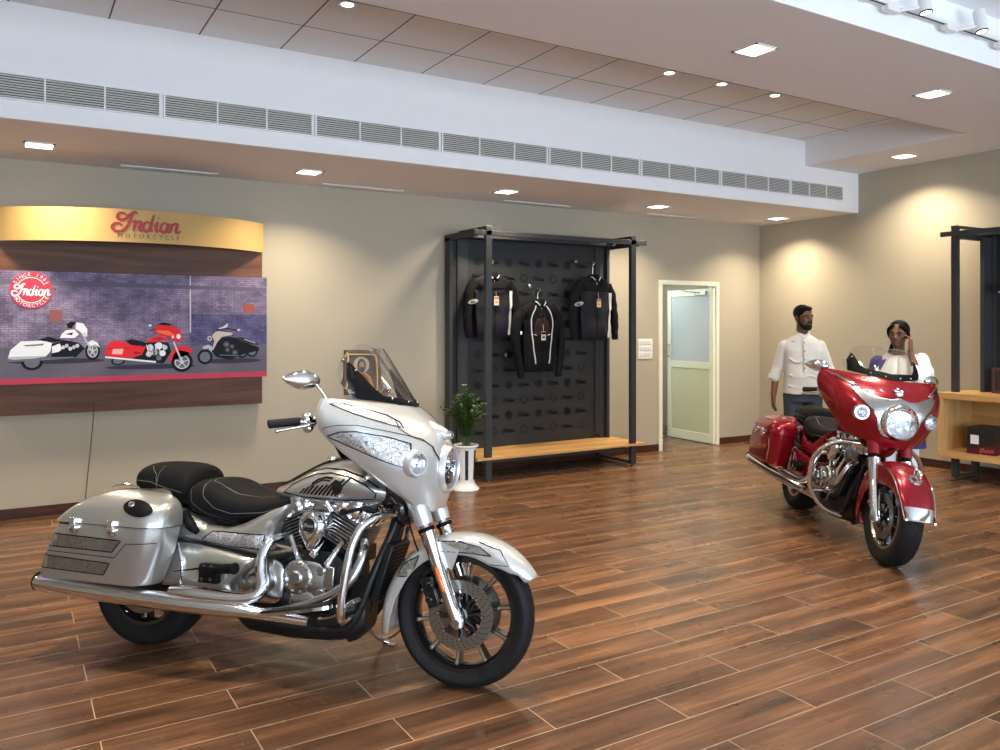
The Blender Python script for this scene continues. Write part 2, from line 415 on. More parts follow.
# script lettering: strokes for the word, one unit = cap height
SCRIPT = [
 [(.62,.76),(.46,.93),(.28,.90),(.22,.72),(.36,.60),(.58,.70),(.74,.92),(.90,1.02),(.98,.92)],
 [(.86,.97),(.72,.62),(.60,.30),(.42,.08),(.18,.04),(.02,.20),(.10,.40),(.30,.42),(.40,.30)],
 [(.78,.50),(.94,.58),(.88,.30),(.83,.08)], [(.88,.34),(1.04,.56),(1.14,.50),(1.07,.24),(1.12,.10),(1.24,.20)],
 [(1.52,.46),(1.38,.56),(1.24,.40),(1.24,.18),(1.36,.08),(1.48,.24),(1.58,.60),(1.66,.92)], [(1.66,.92),(1.54,.40),(1.50,.14),(1.62,.14)],
 [(1.66,.34),(1.80,.56),(1.74,.28),(1.76,.10),(1.88,.18)], [(1.84,.76),(1.87,.80)],
 [(2.22,.46),(2.08,.56),(1.94,.40),(1.94,.18),(2.06,.08),(2.18,.24),(2.26,.54),(2.19,.24),(2.24,.09),(2.36,.20)],
 [(2.40,.56),(2.36,.32),(2.31,.08)], [(2.36,.34),(2.52,.56),(2.63,.50),(2.57,.22),(2.62,.09),(2.78,.22)]]
def script_quads(h, wid=.1):
    """list of (quad of 2D points) for the script word, centred, cap height h"""
    out = []
    for st in SCRIPT:
        Ls, Rs = line2(st, wid, False, 5)
        n = len(Ls)
        for i in range(n):     # swell and taper
            t = i/(n-1); s_ = .55+.6*math.sin(PI*min(1, max(0, t*.9+.05))); c = (Ls[i]+Rs[i])/2; Ls[i] = c+(Ls[i]-c)*s_; Rs[i] = c+(Rs[i]-c)*s_
        for i in range(n-1): out.append([((q.x-1.39)*h, (q.y-.5)*h) for q in (Ls[i], Ls[i+1], Rs[i+1], Rs[i])])
    return out
def put_script(mb, fn, h, wid=.1, mi=0):
    for q in script_quads(h, wid): mb.add([fn(*p) for p in q], [(0,1,2,3)], mi)
def text_mb(mb, txt, size, fn, mi=0, spacing=1.0, align='CENTER', bold=0):
    """block letters from the built-in font, turned into mesh and mapped by fn(x, y)"""
    cu = bpy.data.curves.new('t', 'FONT'); cu.body = txt; cu.size = size; cu.align_x = align; cu.align_y = 'CENTER'; cu.space_character = spacing; cu.resolution_u = 2; cu.offset = bold
    ob = bpy.data.objects.new('t', cu); COL.objects.link(ob)
    dg = bpy.context.evaluated_depsgraph_get(); me = bpy.data.meshes.new_from_object(ob.evaluated_get(dg))
    mb.add([fn(v.co.x, v.co.y) for v in me.vertices], [tuple(p.vertices) for p in me.polygons], mi)
    bpy.data.objects.remove(ob); bpy.data.curves.remove(cu); bpy.data.meshes.remove(me)
def badge(mb, fn, r, mi_bg, mi_fg, n=40):
    """round badge: disc, ring, script across and words around the rim"""
    mb.add([fn(0,0,0)]+[fn(r*math.cos(2*PI*k/n), r*math.sin(2*PI*k/n), 0) for k in range(n)], [(0,1+k,1+(k+1)%n) for k in range(n)], mi_bg)
    for a0, a1 in ((25,155),(205,335)):
        m = 16; rr = (r*.66, r*.70)
        for k in range(m):
            t0 = R(a0+(a1-a0)*k/m); t1 = R(a0+(a1-a0)*(k+1)/m)
            mb.add([fn(rr[0]*math.cos(t0), rr[0]*math.sin(t0), .0008), fn(rr[1]*math.cos(t0), rr[1]*math.sin(t0), .0008), fn(rr[1]*math.cos(t1), rr[1]*math.sin(t1), .0008), fn(rr[0]*math.cos(t1), rr[0]*math.sin(t1), .0008)], [(0,1,2,3)], mi_fg)
    cnt = [0]
    def up(x, y): cnt[0] += 1; return fn(x, y, .0012+(cnt[0]//4)*3e-6)
    put_script(mb, up, r*.66, .12, mi_fg)
    for word, mid, sgn in (('SINCE 1901', 90, -1), ('MOTORCYCLE', 270, 1)):
        st = 13.5; 
        for i, ch in enumerate(word):
            if ch == ' ': continue
            a = R(mid+sgn*(i-(len(word)-1)/2)*st); cx, cy = .84*r*math.cos(a), .84*r*math.sin(a); ro = a-PI/2 if sgn < 0 else a+PI/2
            text_mb(mb, ch, r*.26, lambda x, y: fn(cx+x*math.cos(ro)-y*math.sin(ro), cy+x*math.sin(ro)+y*math.cos(ro), .0012), mi_fg, bold=0)
# ================================================================ the room
WALLM = mat('wall_paint', (.43,.385,.30), .75, 0, var=.03, vscale=2, bump=.03, bscale=60)
CEILM = mat('ceiling_paint', (.80,.775,.78), .85, 0)
FASCM = mat('fascia_paint', (.92,.92,.94), .8, 0)
BASEM = wood('baseboard_wood', (.035,.014,.010), (.085,.034,.024), 0, .4)
WOODP = wood('walnut_panel', (.085,.034,.018), (.17,.072,.038), 0, .42, .5)
OAK = wood('golden_oak', (.50,.27,.09), (.66,.40,.16), 0, .45, .6)
OAKY = wood('golden_oak_side', (.50,.27,.09), (.66,.40,.16), 1, .45, .6)
DARKM = mat('charcoal_metal', (.045,.047,.050), .5, .2)
DARKP = mat('charcoal_panel', (.022,.024,.025), .6, 0)
DARKG = mat('gloss_print_black', (.006,.006,.007), .3, 0)
CREAM = mat('cream_door_paint', (.62,.62,.42), .5)
CREAMF = mat('cream_frame_paint', (.80,.80,.64), .45)
PLASTW = mat('white_plastic', (.84,.84,.82), .4)

XL, XR, YF, YB = -3.6, 8.9, -4.2, 7.8
def struct(name, mb, m, **k): return tag(mb.build(name, m, smooth=False, **k), kind='structure')
b = MB(); b.bx(XL-.2, XR+.8, YF-.2, YB+2.4, -.1, 0); struct('floor', b, floor_material())
DX0, DX1, DZ = 7.09, 8.06, 2.12
b = MB(); b.bx(XL-.2, DX0, YB, YB+.12, 0, 3.9); b.bx(DX1, XR+.2, YB, YB+.12, 0, 3.9); b.bx(DX0, DX1, YB, YB+.12, DZ, 3.9); struct('wall_back', b, WALLM)
b = MB(); b.bx(XR, XR+.2, YF, YB+2.4, 0, 3.9); struct('wall_right', b, WALLM)
b = MB(); b.bx(XL-.2, XL, YF, YB, 0, 3.9); struct('wall_left', b, WALLM)
# shop front: glazed wall behind the camera
def pane_material():
    m = bpy.data.materials.new('window_glass'); m.use_nodes = True; nt = m.node_tree; nt.nodes.clear()
    o = nt.nodes.new('ShaderNodeOutputMaterial'); mx = nt.nodes.new('ShaderNodeMixShader'); t = nt.nodes.new('ShaderNodeBsdfTransparent'); g = nt.nodes.new('ShaderNodeBsdfGlossy')
    g.inputs['Roughness'].default_value = .02; mx.inputs[0].default_value = .06; t.inputs[0].default_value = (.96,.98,.98,1)
    nt.links.new(t.outputs[0], mx.inputs[1]); nt.links.new(g.outputs[0], mx.inputs[2]); nt.links.new(mx.outputs[0], o.inputs[0]); return m
PANE = pane_material()
b = MB(); b.bx(XL-.2, XR+.2, YF-.2, YF, 2.9, 3.9); b.bx(XL-.2, XR+.2, YF-.2, YF, 0, .35)
for x in (XL, -.6, 2.5, 5.6, XR-.15): b.bx(x, x+.15, YF-.2, YF, .35, 2.9)
struct('wall_front', b, WALLM)
for i, x in enumerate((XL+.15, -.45, 2.65, 5.75)):
    b = MB(); b.bx(x, x+2.95 if i else x+2.85, YF-.11, YF-.09, .35, 2.9); struct('window_%d' % (i+1), b, PANE)
# ceilings
b = MB(); b.bx(XL, XR, 3.17, 4.40, 3.44, 3.50); b.bx(7.92, XR, 4.40, 6.27, 3.44, 3.50)
b.bx(XL, 7.98, 4.34, 4.40, 3.50, 3.75); b.bx(7.92, 7.98, 4.40, 6.27, 3.50, 3.75); b.bx(XL-.2, XR+.2, YF-.2, YB+.2, 3.90, 3.96); struct('ceiling', b, CEILM)  # last box: unseen roof slab added to keep sky light from leaking in
b = MB(); b.bx(XL, XR, 6.31, YB, 2.96, 3.0); struct('trim_2', b, CEILM)
b = MB(); b.bx(XL, XR, 6.27, 6.31, 2.96, 3.5); b.bx(XL, 7.92, 6.27, 6.31, 3.5, 3.80); struct('trim_1', b, FASCM)
b = MB(); b.bx(XL, 7.919, 4.401, 6.2695, 3.73, 3.80); struct('trim_3', b, tile_material())
b = MB(); b.bx(XL, XR, 3.16, 3.17, 3.44, 3.79); b.bx(XL, XR, YF, 3.19, 3.79, 3.87); struct('trim_4', b, FASCM)
# back room seen through the open door
b = MB(); b.bx(6.2, 6.25, YB+.12, YB+2.3, 0, 2.7); b.bx(6.2, XR, YB+2.25, YB+2.3, 0, 2.7); b.bx(6.2, XR, YB+.12, YB+2.3, 2.7, 2.75); struct('wall_corridor', b, mat('corridor_paint', (.70,.72,.70), .7))
# baseboards
b = MB(); b.bx(XL, DX0-.05, YB-.015, YB, 0, .088); b.bx(DX1+.05, XR, YB-.015, YB, 0, .088); struct('baseboard_back', b, BASEM)
b = MB(); b.bx(XR-.015, XR, YF, YB-.016, 0, .088); struct('baseboard_right', b, BASEM)
b = MB(); b.bx(XL, XL+.015, YF, YB-.016, 0, .088); struct('baseboard_left', b, BASEM)

# ---- door
d = empty('door_1'); d['kind'] = 'structure'; d.location = (0, YB, 0)
b = MB(); b.bx(DX0-.045, DX0+.012, -.02, .12, 0, DZ+.045); b.bx(DX1-.012, DX1+.045, -.02, .12, 0, DZ+.045); b.bx(DX0+.012, DX1-.012, -.02, .12, DZ-.012, DZ+.045); b.build('door_frame', CREAMF, d, smooth=False, bevel=.004)
leaf = empty('door_leaf', (DX1-.03, .0, 0), R(87.), parent=d)   # leaf runs along its local x, into the back room
W_ = .93
b = MB(); b.bx(0, .075, -.02, .02, .01, 2.08); b.bx(W_-.075, W_, -.02, .02, .01, 2.08); b.bx(.075, W_-.075, -.02, .02, 1.99, 2.08); b.bx(.075, W_-.075, -.02, .02, 1.0, 1.09); b.bx(.075, W_-.075, -.02, .02, .01, .13)
b.build('leaf_frame', CREAMF, leaf, smooth=False, bevel=.004)
b = MB(); b.bx(.075, W_-.075, -.008, .008, .13, 1.0); b.build('lower_panel', CREAM, leaf, smooth=False)
b = MB(); b.bx(.075, W_-.075, -.004, .004, 1.09, 1.99); b.build('glass_pane', mat('door_glass', (.80,.86,.90), .08, 0, trans=.45, ior=1.2), leaf, smooth=False)
for sy in (-1, 1):
    b = MB(); b.tube([(W_-.04, sy*.02, 1.14), (W_-.04, sy*.055, 1.16), (W_-.04, sy*.055, 1.30), (W_-.04, sy*.02, 1.32)], .008); b.build('handle', STEEL, leaf)
b = MB(); b.bx(.12, .34, .02, .05, 2.0, 2.05); b.tube([(.23,.05,2.03),(.45,.12,2.06),(.62,.03,2.08)], .008); b.build('door_closer', STEEL, leaf)

# ---- switch plate
s_ = empty('switch_panel', (6.825, YB, 1.295), 0, 'white square wall switch panel between the charcoal display stand and the open door', 'switch')
b = MB(); b.bx(-.115, .115, -.012, 0, -.125, .125); b.build('plate', PLASTW, s_, smooth=False, bevel=.004)
for r_ in range(3):
    for c_ in range(3):
        b = MB(); b.bx(-.095+.065*c_, -.040+.065*c_, -.017, -.012, .055-.075*r_, .10-.075*r_); b.build('rocker', mat('switch_rocker', (.70,.70,.68), .4), s_, smooth=False, bevel=.002)

# ---- recessed lights
EM = mat('lamp_diffuser', (1,1,1), .5, emit=(1,.93,.80), estr=9)
def down(x, y, z, lab, e=27, col=(1,.84,.60), spot=True):
    t = empty('ceiling_light', (x,y,z), 0, lab, 'ceiling light', 'square recessed ceiling lights')
    f = MB()
    for a in range(4):
        rt = MX.Rotation(a*PI/2, 3, 'Z'); f.box(rt @ V((0,.098,-.003)), (.212,.016,.010), rt)
    f.build('frame', PLASTW, t, smooth=False)
    f = MB(); f.bx(-.09,.09,-.09,.09,-.004,-.001); f.build('diffuser', EM, t, smooth=False)
    l = bpy.data.lights.new('downlight', 'AREA'); l.shape = 'SQUARE'; l.size = .17; l.energy = e; l.color = col; l.spread = R(125)
    o = bpy.data.objects.new('downlight', l); COL.objects.link(o); o.location = (0,0,-.012); o.parent = t
for i, x in enumerate((-1.85, .2, 2.29, 4.35, 6.40, 8.42)):
    names = {0: 'beyond the left edge of the picture', 1: 'above the gold arched sign', 2: 'just right of the gold sign', 3: 'above the left post of the charcoal display stand', 4: 'above the cream door', 5: 'nearest the right wall corner'}
    down(x, 7.09, 2.958, 'square light in the low soffit ' + names[i])
down(4.28, 3.79, 3.44, 'square light in the main ceiling between the two motorcycles', 34)
down(6.31, 3.78, 3.44, 'square glowing light in the main ceiling above the red motorcycle', 34)
down(8.37, 5.34, 3.44, 'square glowing light in the ceiling strip beside the right wall', 34)
down(2.22, 3.8, 3.44, 'square light cut by the top edge above the silver motorcycle', 34)
down(.15, 3.8, 3.44, 'square light in the main ceiling beyond the top left corner', 34)
def rdown(x, y, z, lab):
    t = empty('round_light', (x,y,z), 0, lab, 'ceiling light', 'small round lights in the tiled recess')
    f = MB(); f.lathe([(.042,.0),(.055,.0),(.060,-.006),(.042,-.004)], n=28, closed=True); f.build('trim_ring', CHROMED, t)
    f = MB(); f.lathe([(0,-.002),(.042,-.003)], n=28); f.build('lamp', mat('small_lamp', (1,1,1), .4, emit=(1,.96,.9), estr=7), t, smooth=False)
for x, w in ((1.93,'alone at the top edge'),(4.79,'leftmost of the close three'),(5.41,'middle of the close three'),(6.1,'rightmost of the close three')):
    rdown(x, 5.165, 3.73, 'small round light in the grey tiled recess, ' + w)

# ---- linear grille in the fascia
GRD = mat('grille_dark', (.03,.03,.03), .8); GRL = mat('grille_metal', (.72,.72,.68), .5, .0)
def grille_unit(w):
    t = empty('air_grille', (0,6.27,3.17), 0)
    f = MB(); f.bx(0, w, -.004, 0, -.078, .078); f.build('backing', GRD, t, smooth=False)
    f = MB(); f.bx(0, w, -.018, -.004, .078, .088); f.bx(0, w, -.018, -.004, -.088, -.078); f.bx(0, .012, -.018, -.004, -.078, .078); f.bx(w-.012, w, -.018, -.004, -.078, .078); f.build('frame', FASCM, t, smooth=False)
    f = MB()
    for k in range(9): f.box((w/2, -.010, -.068+.017*k), (w-.02, .011, .0055), MX.Rotation(R(-25), 3, 'X'))
    f.build('louvres', GRL, t, smooth=False)
    for fx in (.34, .67):
        f = MB(); f.bx(w*fx-.005, w*fx+.005, -.019, -.006, -.078, .078); f.build('mullion', FASCM, t, smooth=False)
    return t
g0 = grille_unit(1.10); xs = [-2.4+1.118*i for i in range(9)]+[7.66]
place = ['beyond the left picture edge']*2+['cut by the left picture edge','above the gold sign logo','above the gold sign right end','left of the display stand','above display stand left half','above display stand right half','above the cream door','near the right wall']
for i, x in enumerate(xs):
    if i == 0: g = g0
    else: g = copy_tree(g0)
    g.location.x = x; tag(g, 'slatted air grille section in white fascia, '+place[i], 'air grille', 'air grille sections along the fascia')
    if i == 9: g.scale.x = .845
SL = mat('slot_dark', (.05,.045,.04), .8)
for x0, x1, w in ((.82,1.62,'above the gold sign'),(2.59,3.44,'left of the display stand'),(4.64,5.52,'above the display stand'),(6.7,7.5,'above the cream door')):
    t = empty('slot_vent', ((x0+x1)/2, 7.62, 2.96), 0, 'thin linear air slot in the low soffit '+w, 'vent', 'linear slots in the soffit')
    h = (x1-x0)/2; f = MB(); f.bx(-h, h, -.022, -.014, -.006, 0); f.bx(-h, h, .014, .022, -.006, 0); f.bx(-h, -h+.008, -.014, .014, -.006, 0); f.bx(h-.008, h, -.014, .014, -.006, 0); f.build('frame', FASCM, t, smooth=False)
    f = MB(); f.bx(-h+.008, h-.008, -.014, .014, -.003, 0); f.build('slot', SL, t, smooth=False)

# ---- track lighting at the right
t = empty('track_rail', (5.8, 3.10, 3.60), 0, 'white track lighting rail running along the bright upper fascia', 'track rail')
b = MB(); b.bx(-3.0, 3.0, -.018, .018, -.012, .012); b.build('rail', PLASTW, t, smooth=False, bevel=.003)
b = MB(); b.bx(-3.0, 3.0, -.006, .006, -.0135, -.012); b.build('groove', GRD, t, smooth=False)
for k in range(-2, 3):
    b = MB(); b.bx(k*1.3-.02, k*1.3+.02, .018, .07, -.01, .01); b.build('bracket', PLASTW, t, smooth=False)
def spot_head(x, lab):
    t = empty('spotlight', (x, 3.10, 3.5855), 0, lab, 'spotlight', 'white track spotlights')
    f = MB(); f.bx(-.30, -.17, -.026, .02, -.035, .0); f.build('adapter', PLASTW, t, smooth=False, bevel=.004)
    f = MB(); f.tube([(-.18,-.02,-.02),(-.09,-.05,.0),(-.03,-.06,.02)], .010); f.build('arm', PLASTW, t)
    tp, bt = V((0,-.062,.13)), V((.0,-.085,-.02))
    f = MB(); ax = (bt-tp).normalized(); L = (bt-tp).length
    f.lathe([(0,0),(.034,0),(.038,.004),(.038,L),(.033,L),(.031,L-.02),(0,L-.022)], tp, ax, 28); f.build('housing', PLASTW, t)
    f = MB(); f.lathe([(.033,L-.001),(.0385,L+.001),(.0385,L-.008)], tp, ax, 28); f.build('bezel', BLACKM, t)
    f = MB(); f.lathe([(0,L-.010),(.030,L-.008)], tp, ax, 24); f.build('lens', mat('spot_lens', (1,1,1), .3, emit=(1,.97,.9), estr=4), t)
    return t
for x, w in ((4.32,'beyond the top edge of the picture'),(4.96,'left of the two showing at the top right corner'),(5.60,'right of the two showing at the top right corner'),(6.24,'beyond the right edge, only its white adapter showing')):
    spot_head(x, 'white cylindrical spotlight on the track, '+w)

# ================================================================ lighting
w = bpy.data.worlds.new('world'); SC.world = w; w.use_nodes = True
bg = w.node_tree.nodes['Background']; bg.inputs[0].default_value = (.72,.84,1.,1); bg.inputs[1].default_value = 10.0
for x in (-2.0, 1.05, 4.1, 7.2):
    l = bpy.data.lights.new('daylight_portal', 'AREA'); l.shape = 'RECTANGLE'; l.size = 2.9; l.size_y = 2.5; l.energy = 1; l.cycles.is_portal = True
    o = bpy.data.objects.new('daylight_portal', l); COL.objects.link(o); o.location = (x, YF-.15, 1.62); o.rotation_euler = (R(-90), 0, 0)
    o.rotation_euler = (R(90), 0, 0)
# spots aimed over the motorcycles: some at track heads, others added without a fixture
for (x, tx, ty) in ((-.5,.9,3.6),(1.2,1.6,3.2),(2.6,2.9,2.2),(3.4,4.6,6.0),(4.96,5.0,3.4),(5.6,6.2,2.5)):
    l = bpy.data.lights.new('track_and_added_spot', 'SPOT'); l.energy = 80; l.color = (1,.93,.84); l.spot_size = R(60); l.spot_blend = .7; l.shadow_soft_size = .05
    o = bpy.data.objects.new('track_and_added_spot', l); COL.objects.link(o); o.location = (x, 3.0, 3.52); o.rotation_euler = (V((tx,ty,0))-V((x,3.0,3.52))).to_track_quat('-Z','Y').to_euler()
l = bpy.data.lights.new('back_room_lamp', 'POINT'); l.energy = 40; l.shadow_soft_size = .15; l.color = (.9,1,.95)
o = bpy.data.objects.new('back_room_lamp', l); COL.objects.link(o); o.location = (7.2, 9.0, 2.4)

# ================================================================ camera
cd = bpy.data.cameras.new('camera'); cam = bpy.data.objects.new('camera', cd); COL.objects.link(cam)
cam.location = (0,0,1.6); cam.rotation_euler = (R(90), 0, R(-31.1)); cd.sensor_width = 36; cd.lens = 815/1000*36
cd.shift_y = -(375-324.5)/1000; cd.clip_start = .05
SC.camera = cam
SC.view_settings.view_transform = 'Standard'; SC.view_settings.look = 'None'; SC.view_settings.gamma = 1; SC.view_settings.exposure = 0
try: SC.view_settings.use_curve_mapping = False
except Exception: pass
# ================================================================ motorcycles (bike frame: x forward from rear axle, y left, z up)
RF, RR_, WB = .319, .311, 1.668
def mir(P): return [(p[0], -p[1], p[2]) for p in P]

def wheel(root, name, x, Rr, W, rim_r, front, red):
    c = (x, 0, Rr); ax = (0,-1,0)
    w_ = empty(name, c, parent=root)
    # tyre: closed profile, (radius, lateral)
    t = MB(); pr = [(rim_r, -W*.34), (rim_r+.006, -W*.40), ((rim_r+Rr)/2, -W*.50), (Rr*.93, -W*.46), (Rr*.975, -W*.30), (Rr, 0), (Rr*.975, W*.30), (Rr*.93, W*.46), ((rim_r+Rr)/2, W*.50), (rim_r+.006, W*.40), (rim_r, W*.34)]
    prs = crv([(a,b,0) for a,b in pr], None, 4); t.lathe([(p.x,p.y) for p in prs], axis=ax, n=72, closed=True)
    tyre = t.build('tyre', RUBBER, w_)
    g = MB()       # tread grooves, angled cuts
    for k in range(26):
        for sgn in (-1,1):
            a = 2*PI*(k+.5*(sgn>0))/26; pts = []
            for q, (rr, yy) in enumerate(((1.002,.04),(.993,.18),(.975,.31),(.945,.42))):
                an = a+.05*q; pts.append(V((math.cos(an)*Rr*rr, sgn*yy*W, math.sin(an)*Rr*rr)))
            for i in range(3):
                dtan = V((-math.sin(a),0,math.cos(a)))*.0026
                g.add([pts[i]-dtan, pts[i]+dtan, pts[i+1]+dtan, pts[i+1]-dtan], [(0,1,2,3)])
    g.build('tread_groove', mat('groove_black', (.002,.002,.002), .9), tyre, smooth=False)
    b = MB(); rp = [(rim_r+.004, W*.40), (rim_r-.012, W*.40), (rim_r-.020, W*.30), (rim_r-.030, 0), (rim_r-.020, -W*.30), (rim_r-.012, -W*.40), (rim_r+.004, -W*.40), (rim_r-.006, 0)]
    b.lathe(rp, axis=ax, n=64, closed=True); b.build('rim', BLACKG if not red else CHROMED, w_)
    b = MB(); b.lathe([(0,-.07),(.030,-.07),(.040,-.05),(.040,.05),(.030,.07),(0,.07)], axis=ax, n=32); b.build('hub', BLACKE, w_)
    sm = mat('machined_face', (.62,.60,.57), .25, 1.)
    for k in range(10):
        a = 2*PI*(k+.35)/10; u = V((math.cos(a),0,math.sin(a))); v = V((-math.sin(a),0,math.cos(a))); s = MB()
        for sy in (-1,):
            pass
        r0, r1 = .035, rim_r-.012
        ring = []
        for i, (rr, hw, th) in enumerate(((r0,.016,.030),(r0+.05,.010,.022),((r0+r1)/2,.008,.020),(r1-.03,.010,.024),(r1,.013,.030))):
            ring.append([u*rr+v*hw*sx+V((0,-th*sy,0)) for sx, sy in ((-1,-1),(1,-1),(1,1),(-1,1))])
        s.rings(ring, mi=0)
        for sy in (1,-1):    # bright machined face strip and bolt
            P = [u*rr+v*hw*.62*sx+V((0,-(th+.0012)*sy,0)) for rr, hw, th in ((r0+.06,.010,.0225),((r0+r1)/2,.008,.0205),(r1-.03,.010,.0245),(r1-.004,.012,.029)) for sx in (-1,1)]
            s.add(P, [(0,1,3,2),(2,3,5,4),(4,5,7,6)], 1)
            s.cyl(u*(r1-.016)+V((0,-.028*sy,0)), u*(r1-.016)+V((0,-.034*sy,0)), .0055, n=10, mi=1)
        s.build('spoke', [BLACKG, sm], w_)
    if front:
        for sy in (-1,1):
            b = MB(); y = sy*.062
            b.lathe([(.098,-.0025),(.150,-.0025),(.150,.0025),(.098,.0025)], (0,y,0), ax, 56, closed=True)
            dsk = b.build('brake_disc', DISC, w_)
            b = MB()
            for k in range(30):
                for j, rr in enumerate((.110,.122,.134,.144)):
                    a = 2*PI*(k+.25*j)/30; q = V((rr*math.cos(a), y+sy*.0029, rr*math.sin(a)))
                    b.add([q+V((math.cos(t)*.0032,0,math.sin(t)*.0032)) for t in (0,1.05,2.09,3.14,4.19,5.24)], [(0,1,2,3,4,5)])
            b.build('drilled_hole', GRD, dsk, smooth=False)
            b = MB()
            for k in range(8):
                a = 2*PI*k/8; u = V((math.cos(a),0,math.sin(a)))
                b.tube([V((0,y,0))+u*.03, V((0,y,0))+u*.075+V((-u.z,0,u.x))*.012, V((0,y,0))+u*.104], [.009,.006,.009], 8)
                b.cyl(V((0,y-sy*.004,0))+u*.102, V((0,y+sy*.006,0))+u*.102, .009, n=10)
            b.lathe([(.016,-.012),(.036,-.012),(.036,.012),(.016,.012)], (0,y,0), ax, 28, closed=True)
            b.build('disc_carrier', BLACKG, w_)
            b = MB()
            for k in range(8):
                a = 2*PI*k/8; u = V((math.cos(a),0,math.sin(a))); b.cyl(V((0,y+sy*.006,0))+u*.102, V((0,y+sy*.009,0))+u*.102, .006, n=10)
            b.lathe([(0,.0),(.014,0),(.014,.045),(.009,.050),(0,.050)], (0,y,0), (0,sy,0), 20)
            b.build('disc_bolts', CHROME, w_)
    else:
        b = MB(); b.lathe([(.10,-.003),(.148,-.003),(.148,.003),(.10,.003)], (0,-.085,0), ax, 48, closed=True); b.build('brake_disc', DISC, w_)
        b = MB(); b.lathe([(.02,-.01),(.125,-.008),(.128,-.014),(.128,.014),(.02,.012)], (0,.085,0), ax, 48, closed=True); b.build('belt_pulley', BLACKE, w_)
    return w_

def fender_surf(cx, cz, sect, n_arc=40, m=19):
    """sect(t) -> angle, crown radius, skirt inner radius, half width, for t in 0..1"""
    rows = []
    for i in range(n_arc+1):
        a, rc, rs, hw = sect(i/n_arc); row = []
        for j in range(m):
            s = -1+2*j/(m-1); q = abs(s)
            if q < .62: th = q/.62*PI/2; y = hw*math.sin(th)**.9; r = rc-(rc*.13+.012)*(1-math.cos(th)**.9)*.75
            else:
                y = hw; r0 = rc-(rc*.13+.012)*.75; r = r0+(rs-r0)*(q-.62)/.38
            row.append(V((cx+r*math.cos(a), math.copysign(y, s), cz+r*math.sin(a))))
        rows.append(row)
    return rows

def lerpt(tab, t):
    """piecewise smooth interpolation of table rows (t, ...)"""
    for i in range(len(tab)-1):
        if t <= tab[i+1][0]:
            a, b = tab[i], tab[i+1]; u = (t-a[0])/(b[0]-a[0]); u = u*u*(3-2*u)*.5+u*.5
            return [x+(y-x)*u for x, y in zip(a[1:], b[1:])]
    return tab[-1][1:]

FNET = [
 [(1.376,0,1.224),(1.370,.08,1.225),(1.335,.17,1.228),(1.27,.26,1.234),(1.200,.345,1.240),(1.128,.410,1.242)],
 [(1.448,0,1.170),(1.440,.08,1.172),(1.405,.17,1.180),(1.345,.27,1.194),(1.25,.362,1.204),(1.122,.426,1.208)],
 [(1.515,0,1.105),(1.508,.08,1.105),(1.470,.18,1.108),(1.405,.28,1.122),(1.295,.375,1.14),(1.120,.430,1.168)],
 [(1.556,0,1.025),(1.550,.09,1.025),(1.515,.19,1.026),(1.445,.285,1.038),(1.322,.370,1.07),(1.124,.422,1.128)],
 [(1.560,0,.945),(1.555,.09,.945),(1.522,.19,.946),(1.455,.275,.957),(1.346,.345,.995),(1.142,.402,1.086)],
 [(1.557,0,.875),(1.550,.085,.875),(1.520,.165,.878),(1.462,.238,.892),(1.372,.31,.935),(1.21,.37,1.02)],
 [(1.548,0,.815),(1.540,.075,.812),(1.512,.14,.822),(1.470,.20,.842),(1.405,.265,.88),(1.285,.332,.958)],
 [(1.530,0,.765),(1.522,.07,.758),(1.498,.118,.765),(1.465,.165,.792),(1.425,.215,.832),(1.355,.285,.892)]]

